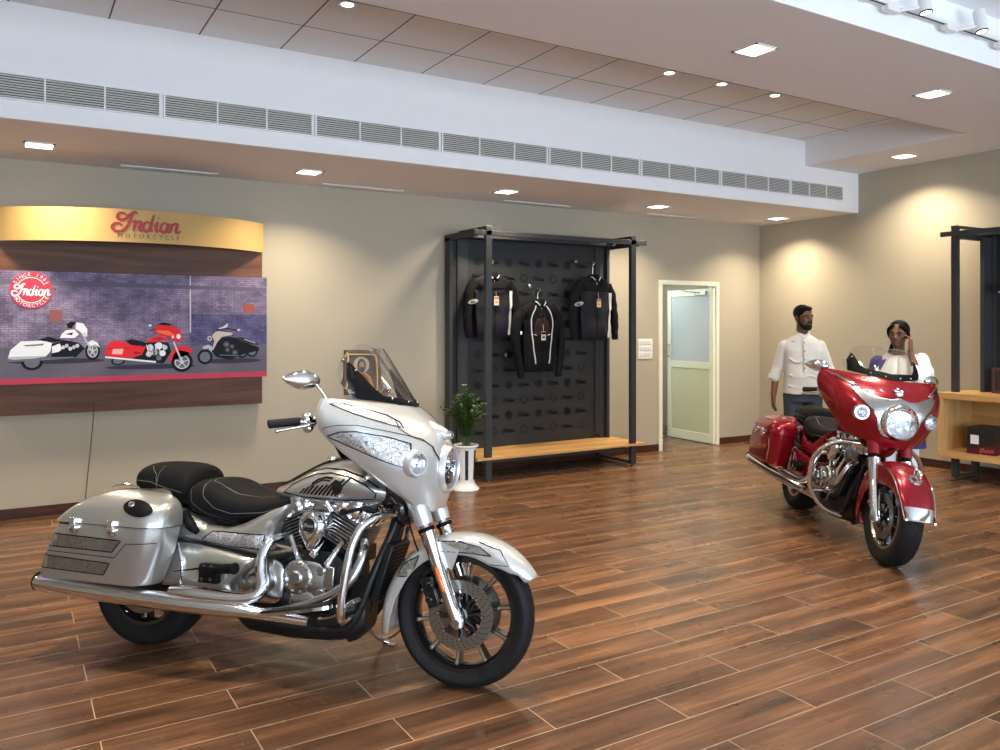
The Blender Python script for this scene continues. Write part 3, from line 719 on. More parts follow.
def make_bike(name, label, pos, red, steer=0):
    PAINT = REDP if red else PEARL; PAINT2 = REDP if red else SILVER
    root = empty(name, (pos[0], pos[1], 0), 0, label, 'motorcycle')
    h, l = pos[2], pos[3]
    X = V((math.cos(h), math.sin(h), 0)); Y0 = V((-math.sin(h), math.cos(h), 0)); Z = V((0,0,1))*math.cos(l)+Y0*math.sin(l); Y = Y0*math.cos(l)-V((0,0,1))*math.sin(l)
    root.rotation_euler = MX((X, Y, Z)).transposed().to_euler()
    T = lambda mb, n, m, par=root, **k: mb.build(n, m, par, **k)
    # ---------------- wheels
    fw = wheel(root, 'front_wheel', WB, RF, .125 if not red else .14, .242 if not red else .21, True, red)
    rw = wheel(root, 'rear_wheel', 0, RR_, .18, .205, False, red)
    # ---------------- fork
    def fk(z, y): return V((1.80-.43*z+.0, y, z))     # fork line; x=1.663 at z=.319
    for sy in (-1,1):
        y = sy*.108
        b = MB(); b.tube([fk(.275,y), fk(.30,y), fk(.36,y), fk(.50,y), fk(.665,y), fk(.672,y)], [q_*(1.2 if red else 1) for q_ in (.020,.030,.028,.031,.034,.036)], 20); leg = T(b, 'fork_leg', CHROME)
        b = MB(); b.cyl(fk(.672,y), fk(.688,y), .038, n=20); T(b, 'fork_seal', BLACKM, leg); b = MB(); b.cyl(fk(.30,y+sy*.02), fk(.30,y+sy*.036), .018, n=14); T(b, 'axle_nut', CHROMED, leg)
        b = MB(); b.tube([fk(.68,y), fk(1.0,y)], .024, 16); T(b, 'fork_tube', CHROMED if not red else BLACKM)
        b = MB(); b.tube([fk(.70,y), fk(.74,y), fk(.82,y), fk(.90,y)], [.038,.043,.05,.05], 20); T(b, 'fork_shroud', PAINT)
        if not red:
            p0, p1 = fk(.430,y), fk(.525,y); d_ = (p1-p0).normalized(); o_ = V((0,sy*.031,0))
            b = MB(); b.tube([p0+o_-d_*.004, p0+o_+d_*.008, p1+o_-d_*.008, p1+o_+d_*.004], [.006,.011,.011,.006], 14); T(b, 'amber_reflector', AMBER, leg)
        # caliper behind the leg
        b = MB(); cpos = fk(.42, sy*.075)+V((-.085,0,-.01)); rt = MX.Rotation(R(-22), 3, 'Y')
        b.box(cpos, (.055,.062,.13), rt); b.box(cpos+V((.04,sy*.01,.0)), (.05,.02,.05), rt); b.cyl(cpos+V((0,sy*.03,.03)), cpos+V((0,sy*.042,.03)), .016, n=14); b.cyl(cpos+V((0,sy*.03,-.03)), cpos+V((0,sy*.042,-.03)), .016, n=14)
        T(b, 'brake_caliper', BLACKG if not red else CHROMED, bevel=.004)
        b = MB(); b.tube([cpos+V((0,0,.07)), cpos+V((-.07,sy*.01,.17)), (1.42,y*.9,.70), (1.38,y*.6,.80)], .004, 8, smooth=6); T(b, 'brake_hose', BLACKM)
    b = MB(); b.cyl((WB,-.13,RF),(WB,.13,RF),.012,n=14); T(b, 'front_axle', CHROME)
    # ---------------- front fender
    if not red:
        tab = [(0, R(198), .400, .350, .082), (.10, R(184), .384, .318, .09), (.25, R(160), .364, .288, .093), (.42, R(128), .352, .275, .094), (.6, R(92), .350, .262, .094), (.78, R(60), .356, .262, .092), (.9, R(42), .364, .300, .082), (1, R(29), .374, .362, .055)]
    else:
        tab = [(0, R(201), .400, .372, .085), (.10, R(188), .385, .290, .105), (.25, R(165), .372, .250, .112), (.42, R(135), .368, .215, .115), (.55, R(105), .368, .205, .116), (.7, R(70), .370, .225, .116), (.85, R(38), .376, .300, .112), (.95, R(18), .390, .350, .10), (1, R(9), .400, .385, .088)]
    rows = fender_surf(WB, RF, lambda t: lerpt(tab, t), 56)
    b = MB(); b.grid(rows); fbv = b.bvh(); fen = T(b, 'front_fender', PAINT, solid=.004)
    if not red:
        P1 = [(1.552,.628),(1.653,.638),(1.756,.622),(1.812,.586),(1.713,.592),(1.558,.59)]
        P2 = [(1.475,.565),(1.395,.515),(1.375,.462),(1.44,.470)]
        for md in ('right','left'):
            e = MB(); e2 = MB(); bl = MB()
            decal(e, fbv, P1, md, .0035, .02); stroke(bl, fbv, P1, .004, md, .005, closed=True)
            decal(e2, fbv, P2, md, .0035, .02); stroke(bl, fbv, P2, .004, md, .005, closed=True)
            stroke(bl, fbv, [(1.733,.645),(1.844,.61),(1.89,.55),(1.77,.55)], .0028, md, .004)
            T(e, 'engraved_panel', FILID, fen); T(e2, 'engraved_panel', FILID, fen); T(bl, 'pinstripe', BLACKG, fen)
    else:
        # chrome rim strip along the skirt crest and tip
        b = MB(); strip = []
        for i in range(len(rows)):
            if i < 22: continue
            strip.append(rows[i])
        for sy in (0, 1):
            j = 4 if sy == 0 else len(rows[0])-5
            b.tube([r[j]+V((0,(-1 if sy == 0 else 1)*.002,.002)) for r in strip], .0045, 8)
        b.tube([r+V((.002,0,0)) for r in rows[-1]], .006, 8)
        nt_ = MB(); nt_.grid([[q+(q-V((WB,q.y,RF))).normalized()*.0035 for q in r] for r in rows[-5:]]); T(nt_, 'chrome_fender_tip', CHROME, fen)
        T(b, 'chrome_fender_trim', CHROME, fen)
        # lit ornament on the crown: a bust with swept plumes
        o = empty('fender_ornament', (1.905,0,.655), parent=root)
        b = MB(); b.ell((.03,0,.0), (.035,.020,.030)); b.ell((.045,0,-.018), (.018,.013,.022)); b.tube([(.05,0,.0),(.066,0,-.008),(.056,0,-.014)], .006, 8); b.lathe([(0,0),(.045,.0),(.040,.012),(0,.016)], (-.01,0,-.045), (.5,0,.86), 24); T(b, 'bust', CHROME, o)
        for k in range(7):
            a = R(20+25*k); b = MB(); b.tube([(.01,0,.01), (-.02+.03*math.cos(a)*.2, .0, .03), (-.05+.01*k, .028*math.cos(a)*(1 if k%2 else -1)*.6, .05-.012*k)], [.008,.010,.003], 8, smooth=4); T(b, 'plume', CHROMED, o)
    b = MB()
    for sy in (-1,1): b.box((1.60, sy*.095, .575), (.10,.008,.09), MX.Rotation(R(20),3,'Y')); 
    b.cyl((1.60,-.1,.60),(1.60,.1,.60),.012,n=12); T(b, 'fender_bracket', CHROMED if red else PAINT)
    # ---------------- fairing
    fnet = [[V(p) for p in r] for r in FNET]
    if red:
        for i_, r in enumerate(fnet):
            if i_ >= 2: r[5].z -= .060*(i_-1)/6; r[4].z -= .035*(i_-1)/6; r[5].y += .004
    def full(net): return [[V((p[0],-p[1],p[2])) for p in reversed(r[1:])]+[V(p) for p in r] for r in net]
    D = surf(full(fnet), 7, 7)
    b = MB(); b.grid(D); fv = b.bvh()
    inner = [[p+V((-.022, -math.copysign(min(abs(p.y)*.06,.012),p.y), 0)) for p in r] for r in D]
    k = MB(); k.grid(D, 0); k.grid(inner, 1, True)
    HX = 1.548 if not red else 1.575; LR = .050 if not red else .044
    lamps = [(V((HX,0,.945)), V((1,0,-.02)).normalized(), (.095 if not red else .105)+.004)]
    for sy in (-1,1):
        ax_ = V((.88, sy*.48, -.02)).normalized() if not red else V((1, sy*.12, 0)).normalized(); lamps.append((hit(fv, (sy*.232, .975), 'front', 0), ax_, LR+.006))
    keep = []
    for i_, fc in enumerate(k.f):
        c_ = sum((k.v[q] for q in fc), V((0,0,0)))/len(fc); bad = False
        for o_, a_, r_ in lamps:
            w_ = c_-o_
            if abs(w_.dot(a_)) < .09 and (w_-a_*w_.dot(a_)).length < r_: bad = True
        if not bad: keep.append(i_)
    k.f = [k.f[i_] for i_ in keep]; k.m = [k.m[i_] for i_ in keep]
    n_ = len(D[0])
    for A, Bq in ((D[0], inner[0]), (D[-1], inner[-1]), ([r[0] for r in D], [r[0] for r in inner]), ([r[-1] for r in D], [r[-1] for r in inner])):
        k.grid([A, Bq], 0)
    fair = T(k, 'fairing', [PAINT, BLACKM], weld=True, angle=50)
    # inner dash
    b = MB(); dn = surf([[V((1.27-.25*abs(y)**1.3,y,1.20-.05*abs(y))) for y in (-.30,-.15,0,.15,.30)],[V((1.18-.1*abs(y),y,1.18-.05*abs(y))) for y in (-.34,-.16,0,.16,.34)],[V((1.13,y,1.10)) for y in (-.36,-.17,0,.17,.36)],[V((1.16,y,.98)) for y in (-.28,-.14,0,.14,.28)]], 4, 4); b.grid(dn); dash = T(b, 'dashboard', BLACKM, solid=.004)
    for y in (-.13,-.045,.045,.13):
        b = MB(); b.lathe([(.0,.0),(.036,0),(.036,.006),(.040,.008),(.040,-.01)], (1.145,y,1.13), (-.85,0,.5), 24); T(b, 'gauge', CHROMED, dash)
    # headlamp
    hx = 1.548 if not red else 1.575
    hl = empty('headlight', (hx, 0, .945), parent=root); hax = V((1,0,-.02))
    Rh = .095 if not red else .105
    b = MB(); b.lathe([(Rh-.004,.024),(Rh+.004,.032),(Rh+.012,.024),(Rh+.018,.0),(Rh+.021,-.04),(Rh,-.04)], (0,0,0), hax, 48, closed=True); T(b, 'bezel', PAINT if not red else CHROME, hl)
    b = MB(); b.lathe([(0,-.035),(Rh*.35,-.030),(Rh*.7,-.015),(Rh,.012)], (0,0,0), hax, 48, rad=None); T(b, 'reflector', REFL, hl)
    b = MB()
    for kx, kz in ((.045,.03),(-.045,.03),(.0,-.05),(.0,.055),(.05,-.03),(-.05,-.03)): b.lathe([(.0,.004),(.014,.002),(.022,-.010),(.024,-.024)], (0,kx,kz), hax, 18)
    T(b, 'lamp_cell', GLASSL if False else REFL, hl)
    b = MB(); b.lathe([(0,.029),(Rh*.5,.027),(Rh*.85,.022),(Rh,.014),(Rh,.010),(Rh*.85,.018),(Rh*.5,.023),(0,.025)], (0,0,0), hax, 48); T(b, 'lens', GLASSL, hl)
    # driving lights
    for sy in (-1,1):
        ctr = hit(fv, (sy*.232, .975), 'front', .0); axd = V((.88, sy*.48, -.02)).normalized()
        if red: axd = V((1, sy*.12, 0)).normalized()
        ctr = ctr-axd*.002
        dl = empty('driving_light', ctr, parent=root); r_ = .050 if not red else .044
        b = MB(); b.lathe([(r_-.006,.018),(r_+.004,.018),(r_+.010,.008),(r_+.014,-.006),(r_+.015,-.03),(r_-.004,-.03)], (0,0,0), axd, 40, closed=True); T(b, 'bezel', PAINT if not red else CHROME, dl)
        b = MB(); b.lathe([(0,-.02),(r_*.3,-.018),(r_*.7,-.005),(r_,.012)], (0,0,0), axd, 32); b.lathe([(0,.006),(r_*.25,.003),(r_*.34,-.010)], (0,0,0), axd, 16); T(b, 'reflector', REFL, dl)
        b = MB(); b.lathe([(0,.022),(r_*.6,.019),(r_-.004,.013),(r_-.004,.010),(r_*.6,.015),(0,.018)], (0,0,0), axd, 32); T(b, 'lens', GLASSL, dl)
    if not red:
        FA = [(1.152,1.218),(1.20,1.222),(1.285,1.203),(1.363,1.178),(1.41,1.150),(1.43,1.125),(1.365,1.145),(1.255,1.180)]
        FB = [(1.145,1.079),(1.209,1.100),(1.278,1.104),(1.398,1.084),(1.47,1.058),(1.478,1.02),(1.462,.955),(1.404,.975),(1.291,1.022)]
        for md in ('right','left'):
            e = MB(); e2 = MB(); bl = MB()
            decal(e, fv, FA, md, .0012, .016); stroke(bl, fv, FA, .004, md, .002, closed=True)
            decal(e2, fv, FB, md, .0012, .016); stroke(bl, fv, FB, .005, md, .002, closed=True)
            stroke(bl, fv, [(1.095,1.10),(1.15,1.118),(1.20,1.128),(1.279,1.131),(1.386,1.110),(1.45,1.094),(1.495,1.078),(1.53,1.045),(1.55,1.0),(1.562,.94),(1.556,.88)], .003, md, .002)
            stroke(bl, fv, [(1.394,1.159),(1.42,1.12),(1.47,1.085),(1.505,1.068)], .002, md, .002)
            T(e, 'engraved_panel', FILI, fair); T(e2, 'engraved_panel', FILI, fair); T(bl, 'pinstripe', BLACKG, fair)
        # nose running light
        b = MB(); b.ell((1.495,0,1.120), (.080,.040,.028), MX.Rotation(R(26),3,'Y')); nl = T(b, 'running_light', PAINT)
        b = MB(); b.ell((1.556,0,1.098), (.022,.026,.022)); T(b, 'running_light_lens', GLASSL, nl)
        b = MB(); b.ell((1.550,0,1.098), (.020,.023,.019)); T(b, 'running_light_reflector', REFL, nl)
    else:
        # chrome winged mask around the headlamp
        mk = MB()
        PW = [(.0,1.105),(.06,1.085),(.12,1.09),(.20,1.115),(.275,1.145),(.285,1.125),(.235,1.06),(.18,1.01),(.145,.955),(.135,.90),(.10,.845),(.05,.825),(0,.82)]
        poly = PW+[(-a,c) for a, c in reversed(PW[1:-1])]
        decal(mk, fv, poly, 'front', .008, .02); T(mk, 'chrome_headlight_mask', CHROMED, fair, solid=.006)
        b = MB()
        for i, (a, c, s1) in enumerate(((0,1.125,.030),(-.022,1.145,.016),(.022,1.145,.016),(0,1.16,.013))): b.ell(hit(fv,(a,c),'front',.008), (.014,s1,s1*.8))
        T(b, 'nose_emblem', CHROME, fair)
        for sy in (-1,1):
            vt = MB(); PV = [(sy*.315,1.185),(sy*.33,1.170),(sy*.405,1.205),(sy*.385,1.222)]; PV = [(sy*.235,1.135),(sy*.245,1.155),(sy*.33,1.200),(sy*.40,1.222),(sy*.33,1.178),(sy*.26,1.135)]
            decal(vt, fv, PV, 'front', .006, .02); T(vt, 'vent_trim', CHROME, fair, solid=.006)
    # ---------------- screen
    def wsp(u, v, out=0):
        u_ = abs(u); top = .275*math.sqrt(1-.84*u_**4)*(1.0 if not red else .80)
        z = 1.220+.030*u_+top*v; x = 1.378-.222*v*(1-.55*u_**2)-.185*u_**2.2
        return V((x+out, .25*u*(1+.10*math.sin(PI*v)), z))
    nu, nv = 28, 14; b = MB()
    rows_o = [[wsp(-1+2*j/nu, i/nv) for j in range(nu+1)] for i in range(nv+1)]; rows_i = [[p+V((-.004,0,-.002)) for p in r] for r in rows_o]
    b.grid(rows_o); b.grid(rows_i, flip=True)
    for A, Bq in ((rows_o[0], rows_i[0]), (rows_o[-1], rows_i[-1]), ([r[0] for r in rows_o], [r[0] for r in rows_i]), ([r[-1] for r in rows_o], [r[-1] for r in rows_i])): b.grid([A, Bq])
    T(b, 'windshield', SMOKE, weld=True)
    b = MB(); rr = []          # black base trim with raised horns
    for j in range(nu+1):
        u = -1+2*j/nu; q = abs(u)
        lo = 0; hi = (.10 if not red else .20)+(.95*max(0, (q-.66)/.22)**1.4 if q > .66 else 0)
        if q > .90: hi = max(0.02, min(hi,.8)*(1-(q-.90)/.10)); 
        hi = min(hi, .82)
        rr.append((u, lo, hi))
    lower = [wsp(u, lo, .004) for u, lo, hi in rr]; upper = [wsp(u, hi, .004) for u, lo, hi in rr]
    mid = [wsp(u, (lo+hi)/2, .009) for u, lo, hi in rr]
    b.grid([lower, mid, upper]); b.grid([[p+V((-.014,0,-.004)) for p in r] for r in (lower, mid, upper)], flip=True); b.grid([upper, [p+V((-.014,0,-.004)) for p in upper]])
    tr = T(b, 'windshield_trim', BLACKM)
    b = MB()
    for u, v in ((-.84,.62),(.84,.62),(-.55,.07),(.55,.07),(-.2,.07),(.2,.07)): b.ell(wsp(u, v, .010), (.005,.006,.006))
    T(b, 'trim_screw', CHROME, tr)
    # ---------------- bars, grips, mirrors
    DZ_ = -.065 if red else 0; pre = set(o.name for o in bpy.data.objects)
    for sy in (-1,1):
        b = MB(); b.tube([(1.24,0,1.02),(1.20,sy*.14,1.06),(1.13,sy*.26,1.125),(1.03,sy*.36,1.138),(.98,sy*.395,1.135)], .0125, 14, smooth=6); T(b, 'handlebar', CHROME)
        b = MB(); b.tube([(1.00,sy*.378,1.137),(.995,sy*.382,1.137),(.895,sy*.442,1.122),(.888,sy*.447,1.121),(.885,sy*.450,1.120)], [.016,.019,.019,.020,.014], 18); T(b, 'grip', RUBBER)
        b = MB(); b.ell((1.022,sy*.362,1.150), (.030,.026,.028)); b.cyl((1.045,sy*.335,1.136),(1.008,sy*.372,1.138),.026,n=18); b.ell((1.03,sy*.36,1.110), (.024,.020,.022)); T(b, 'control_housing', CHROME)
        b = MB(); b.tube([(1.06,sy*.36,1.130),(1.05,sy*.40,1.122),(.985,sy*.440,1.105),(.945,sy*.465,1.095)], [.006,.007,.006,.008], 10, smooth=4); b.ell((.943,sy*.467,1.094),(.010,.010,.010)); T(b, 'lever', CHROME)
        # mirror
        b = MB(); b.tube([(1.12,sy*.36,1.225),(1.105,sy*.375,1.26),(1.075,sy*.39,1.30)], [.010,.007,.008], 10, smooth=4); ms = T(b, 'mirror_stem', CHROME)
        def tear(p):
            q = p.copy(); f = 1-.55*max(0, q.x)**1.5; q.y *= f; q.z *= f; return q
        dr = V((-.55, sy*.83, 0)).normalized(); uu = V((0,0,1)); nn = uu.cross(dr)
        rt = MX((dr, nn, uu)).transposed()
        b = MB(); b.ell(V((1.02, sy*.425, 1.318)), (.090,.030,.042), rt, 24, 14, fn=tear); T(b, 'mirror', CHROME)
    if red:
        for o in [q for q in bpy.data.objects if q.parent == root and q.name not in pre and q.name.split('.')[0] in ('handlebar','grip','control_housing','lever','mirror','mirror_stem')]: o.location = (.02,0,DZ_)
    if steer:
        A = V((1.80,0,0)); axs = V((-.43,0,1)).normalized(); RS = MX.Translation(A) @ MX.Rotation(steer, 4, axs) @ MX.Translation(-A)
        for ob in [q for q in bpy.data.objects if q.parent == root and q.name.split('.')[0] != 'rear_wheel']:
            ob.matrix_basis = RS @ MX.LocRotScale(ob.location, ob.rotation_euler, ob.scale)
    # ---------------- tank
    tk = [(.70,.795,.05,.022),(.76,.80,.095,.042),(.86,.825,.135,.072),(.97,.850,.160,.100),(1.08,.862,.172,.108),(1.18,.855,.168,.095),(1.27,.842,.145,.072),(1.33,.832,.105,.048),(1.36,.828,.05,.02)]
    net = []
    for x, z, w_, hh in tk:
        ring = []
        for (yy, zz) in sup(0, z, w_, hh, 20, 2.5):
            if zz < z: zz = z-(z-zz)*1.0
            ring.append(V((x, yy*(1.0 if zz < z else (1-.22*((zz-z)/hh))), zz)))
        net.append(ring)
    D = surf(net, 3, 5, closed=True)
    b = MB(); b.rings(D, True, True); tv = b.bvh(); tank = T(b, 'fuel_tank', PAINT2)
    b = MB(); decal(b, tv, [(.72,-.03),(.80,-.055),(1.0,-.07),(1.2,-.07),(1.32,-.05),(1.32,.05),(1.2,.07),(1.0,.07),(.80,.055),(.72,.03)], 'top', .006, .03); T(b, 'tank_console', BLACKG if not red else CHROMED, tank, solid=.008)
    for sy in (-1,1):
        b = MB(); b.lathe([(0,.016),(.030,.014),(.036,.006),(.038,0)], hit(tv,(1.0+.0*sy,sy*.045),'top',.004), (0,0,1), 26); T(b, 'filler_cap', CHROME, tank)
    if not red:
        for md in ('right','left'):
            bl = MB(); hd = MB()
            stroke(bl, tv, [(.775,.80),(.82,.838),(.89,.872),(.96,.895),(1.04,.905),(1.14,.893),(1.22,.862),(1.27,.825),(1.26,.80),(1.12,.787),(.90,.787),(.775,.80)], .006, md, .0015)
            stroke(bl, tv, [(.80,.850),(.90,.900),(1.0,.924),(1.10,.922),(1.2,.895),(1.28,.85)], .006, md, .0015)
            # profile bust with swept plumes
            decal(hd, tv, [(1.075,.878),(1.10,.872),(1.112,.858),(1.108,.848),(1.118,.838),(1.109,.832),(1.108,.822),(1.094,.816),(1.090,.803),(1.070,.803),(1.066,.830),(1.056,.856)], md, .0015, .012)
            for q in range(10):
                xb = .872+.0215*q; zt = .822+.0062*q+.004*math.sin(q); dx = .030+.0045*q
                decal(hd, tv, [(xb,.803),(xb+.013,.803),(xb+dx+.013,zt+.004),(xb+dx+.004,zt+.008)], md, .0015, .012)
            stroke(hd, tv, [(1.06,.882),(1.02,.884),(.98,.872),(.95,.852)], .010, md, .0015)
            stroke(hd, tv, [(1.05,.872),(1.01,.872),(.975,.858),(.94,.838)], .006, md, .0015)
            T(bl, 'pinstripe', BLACKG, tank); T(hd, 'tank_emblem', BLACKG, tank)
    else:
        sc = MB()
        put_script(sc, lambda x, y: hit(tv, (1.04+x, .855+y), 'right', .002), .07, .12); put_script(sc, lambda x, y: hit(tv, (1.04-x, .855+y), 'left', .002), .07, .12); T(sc, 'tank_lettering', CHROME, tank)
    b = MB(); b.ell((1.315,0,.835), (.125,.125,.10)); b.ell((1.36,0,.76), (.06,.10,.09)); b.box((1.375,0,.90), (.10,.16,.10)); T(b, 'neck_cover', BLACKG if not red else REDP, bevel=.02)
    # ---------------- seat
    def seat(nm, st, e=2.6):
        net = [[V((x, yy, zz)) for yy, zz in sup(0, (z0+z1)/2, w_, (z1-z0)/2, 20, e)] for x, z0, z1, w_ in st]
        for ring, (x, z0, z1, w_) in zip(net, st):
            for p in ring:
                if p.z > (z0+z1)/2: p.z -= .012*(1-(p.y/w_)**2)*(1 if 'rider' in nm else -.6)
        D = surf(net, 3, 5, closed=True); b = MB(); b.rings(D, True, True); return b, T(b, nm, LEATHER)
    sb, so = seat('rider_seat', [(.262,.70,.785,.12),(.275,.685,.82,.155),(.33,.655,.850,.190),(.42,.642,.850,.205),(.50,.638,.818,.208),(.58,.642,.793,.200),(.68,.662,.780,.168),(.78,.692,.795,.120),(.86,.735,.825,.085),(.90,.76,.835,.05)])
    pb, po = seat('passenger_seat', [(-.055,.775,.850,.10),(-.045,.755,.872,.14),(.0,.730,.892,.158),(.10,.708,.900,.165),(.20,.695,.898,.165),(.255,.70,.885,.155),(.275,.715,.865,.12)])
    st = MB(); bv = sb.bvh()
    for md in ('right','left'):
        for L in ([(.31,.80),(.33,.73),(.40,.69),(.50,.664),(.56,.655)], [(.38,.835),(.40,.765),(.47,.715),(.56,.695),(.70,.705),(.80,.74)]): stroke(st, bv, L, .0022, md, .0012)
    stroke(st, bv, [(.40,-.13),(.37,0),(.40,.13),(.55,.14),(.66,.10),(.68,0),(.66,-.10),(.55,-.14)], .003, 'top', .0012, closed=True)
    if red:
        for yy in (-.16,-.12,-.08,-.04,0,.04,.08,.12,.16): st.ell(hit(bv,(.31+.2*abs(yy),yy),'top',.001),(.005,.005,.003))
    T(st, 'seat_stitching', STITCH, so)
    st = MB(); bv = pb.bvh()
    for md in ('right','left'):
        for L in ([(-.04,.815),(.06,.812),(.10,.80),(.24,.77)], [(.10,.89),(.10,.72)], [(.03,.885),(.085,.85),(.10,.80)]): stroke(st, bv, L, .0022, md, .0012)
    if red:
        for q in range(6): st.ell(hit(bv,(-.02+.05*q,.81),'right',.001),(.005,.003,.005))
    T(st, 'seat_stitching', STITCH, po)
    # ---------------- rear fender
    tab2 = [(0,R(58),.375,.34,.085),(.3,R(90),.372,.33,.098),(.6,R(125),.372,.31,.10),(.85,R(160),.375,.33,.10),(1,R(182),.38,.36,.095)]
    rows = fender_surf(-.01, RR_+.04, lambda t: lerpt(tab2, t), 36)
    b = MB(); b.grid(rows); rf = T(b, 'rear_fender', PAINT2, solid=.004)
    b = MB(); b.ell((-.385,0,.50),(.03,.07,.035)); T(b, 'tail_light', REDLENS)
    b = MB(); b.bx(-.40,-.393,-.09,.09,.36,.44); T(b, 'rear_plate_bracket', BLACKM, smooth=False)
    # ---------------- saddlebags
    for sy in (-1,1):
        def plan(x0, x1, yo, yi, z):
            """plan outline with big round front outer corner, n points"""
            pts = []; rf_, rr_ = .11, .05
            for q in range(9): a = PI/2*q/8; pts.append((x1-rf_+rf_*math.sin(a)*1.0, yo-rf_*.9+rf_*.9*math.cos(a)))
            for q in range(5): a = PI/2*q/4; pts.append((x1-.03+.03*math.cos(a), yi+.03-.03*math.sin(a)))
            for q in range(5): a = PI/2*q/4; pts.append((x0+.04-.04*math.sin(a), yi+.03-.03*math.cos(a)))
            for q in range(7): a = PI/2*q/6; pts.append((x0+rr_-rr_*math.cos(a), yo-rr_*.8+rr_*.8*math.sin(a)))
            return [V((p[0], sy*p[1], z)) for p in pts]
        bag = empty('saddlebag', (0,0,0), parent=root)
        st_ = [(.362,-.26,.23,.385,.25),(.368,-.345,.255,.402,.24),(.42,-.33,.275,.412,.235),(.50,-.295,.30,.425,.23),(.57,-.26,.315,.432,.23),(.628,-.232,.322,.434,.225)]
        net = [plan(x0,x1,yo,yi,z) for z,x0,x1,yo,yi in st_]
        D = surf(net, 1, 4); D = [[V(p) for p in r] for r in D]; b = MB(); b.rings(D, True, True); bv = b.bvh(); body = T(b, 'bag_body', PAINT2, bag)
        st_ = [(.632,-.248,.328,.437,.222),(.66,-.222,.328,.433,.222),(.70,-.175,.322,.420,.222),(.735,-.125,.305,.395,.225),(.762,-.07,.27,.355,.23),(.780,-.02,.22,.315,.24),(.787,.04,.16,.285,.25)]
        net = [plan(x0,x1,yo,yi,z) for z,x0,x1,yo,yi in st_]
        D = surf(net, 1, 4); b = MB(); b.rings(D, True, True); lv = b.bvh(); lid = T(b, 'bag_lid', PAINT2, bag, angle=50)
        md = 'right' if sy < 0 else 'left'
        b = MB(); stroke(b, bv, [(-.22,.624),(0,.626),(.15,.626),(.30,.626)], .006, md, .001)
        T(b, 'lid_seam', BLACKM, bag)
        for q, lx in enumerate((-.115,.10)):
            la = MB(); c0 = hit(bv, (lx, .612), md, 0); la.lathe([(0,.022),(.018,.020),(.026,.012),(.028,0)], c0, (0,sy,0), 24); la.box(c0+V((0,sy*.012,.024)), (.030,.022,.04)); la.bx(c0.x-.028,c0.x+.028,c0.y-.002,c0.y+sy*.024,c0.z+.004,c0.z+.011); T(la, 'latch', CHROME, bag, bevel=.003)
        if not red:
            bl = MB()
            P1 = [(-.245,.575),(.150,.567),(.100,.513),(-.278,.516)]; P2 = [(-.303,.471),(.086,.461),(.050,.405),(-.328,.411)]
            for P in (P1,P2): e = MB(); decal(e, bv, P, md, .0012, .03); T(e, 'engraved_panel', FILID, body); stroke(bl, bv, P, .005, md, .002, closed=True)
            stroke(bl, bv, [(-.275,.492),(.114,.489),(.176,.556),(.30,.562)], .0035, md, .0016)
            T(bl, 'pinstripe', BLACKG, body)
            b = MB(); cxy = [(.205+.078*math.cos(t)*.95+.035*math.sin(t)*.3, .712+.030*math.sin(t)-.016*math.cos(t)) for t in [2*PI*k/28 for k in range(28)]]
            decal(b, lv, cxy, md, .004, .012); spk = T(b, 'speaker_grille', BLACKM, lid, solid=.006)
            cc = hit(lv, (.172, .726), md, .008); b = MB(); b.lathe([(0,.004),(.014,.003),(.016,0)], cc, (.2,sy*.75,.6), 24); b.lathe([(.008,.004),(.012,.006),(.012,.003)], cc, (.2,sy*.75,.6), 24, closed=True); T(b, 'speaker_emblem', CHROME, spk)
            b = MB(); b.tube([(-.05,sy*.29,.783),(-.03,sy*.285,.797),(.03,sy*.28,.803),(.08,sy*.28,.799),(.10,sy*.28,.786)], .005, 8, smooth=4); T(b, 'lid_rail', CHROME, bag)
        else:
            b = MB(); stroke(b, bv, [(.255,.60),(.245,.50),(.20,.39)], .008, md, .003); T(b, 'bag_edge_trim', CHROME, bag)
    # small front bracket between bag and seat
    for sy in (-1,1):
        b = MB(); b.tube([(.30,sy*.19,.68),(.36,sy*.225,.63),(.40,sy*.225,.60)], [.018,.026,.014], 12, smooth=4); T(b, 'seat_bracket', BLACKM)
    # ---------------- side covers
    for sy in (-1,1):
        fn = lambda u, v, h_: V((u, sy*h_, v))
        b = MB(); P = [(.20,.70),(.34,.66),(.42,.632),(.524,.628),(.60,.645),(.657,.671),(.74,.712),(.83,.75),(.862,.76),(.835,.725),(.79,.67),(.762,.60),(.745,.535),(.70,.515),(.56,.53),(.40,.548),(.20,.56)]
        pillow(b, P, fn, .165, .045, .07, .018, back=.10); cv = b.bvh(); cov = T(b, 'side_cover', PAINT if red else SILVER, angle=60)
        if not red:
            e = MB(); bl = MB(); md = 'right' if sy < 0 else 'left'
            P = [(.40,.560),(.468,.607),(.745,.612),(.730,.545),(.556,.546)]
            decal(e, cv, P, md, .0015, .02); stroke(bl, cv, P, .005, md, .0025, closed=True); T(e, 'engraved_panel', FILI, cov); T(bl, 'pinstripe', BLACKG, cov)
        b = MB(); P = [(.20,.548),(.40,.537),(.56,.518),(.69,.498),(.655,.45),(.59,.40),(.565,.37),(.585,.335),(.40,.332),(.20,.335)]
        pillow(b, P, fn, .185, .03, .05, .02, back=.11); lc = T(b, 'lower_side_cover', PAINT2, angle=60)
        b = MB(); b.tube([(.285,sy*.21,.54),(.325,sy*.222,.46),(.325,sy*.218,.345)], .007, 8, smooth=4); T(b, 'cover_trim', CHROME, lc)
        # passenger footboard mount
        fb = empty('passenger_footboard', (.50, sy*.235, .425), parent=root)
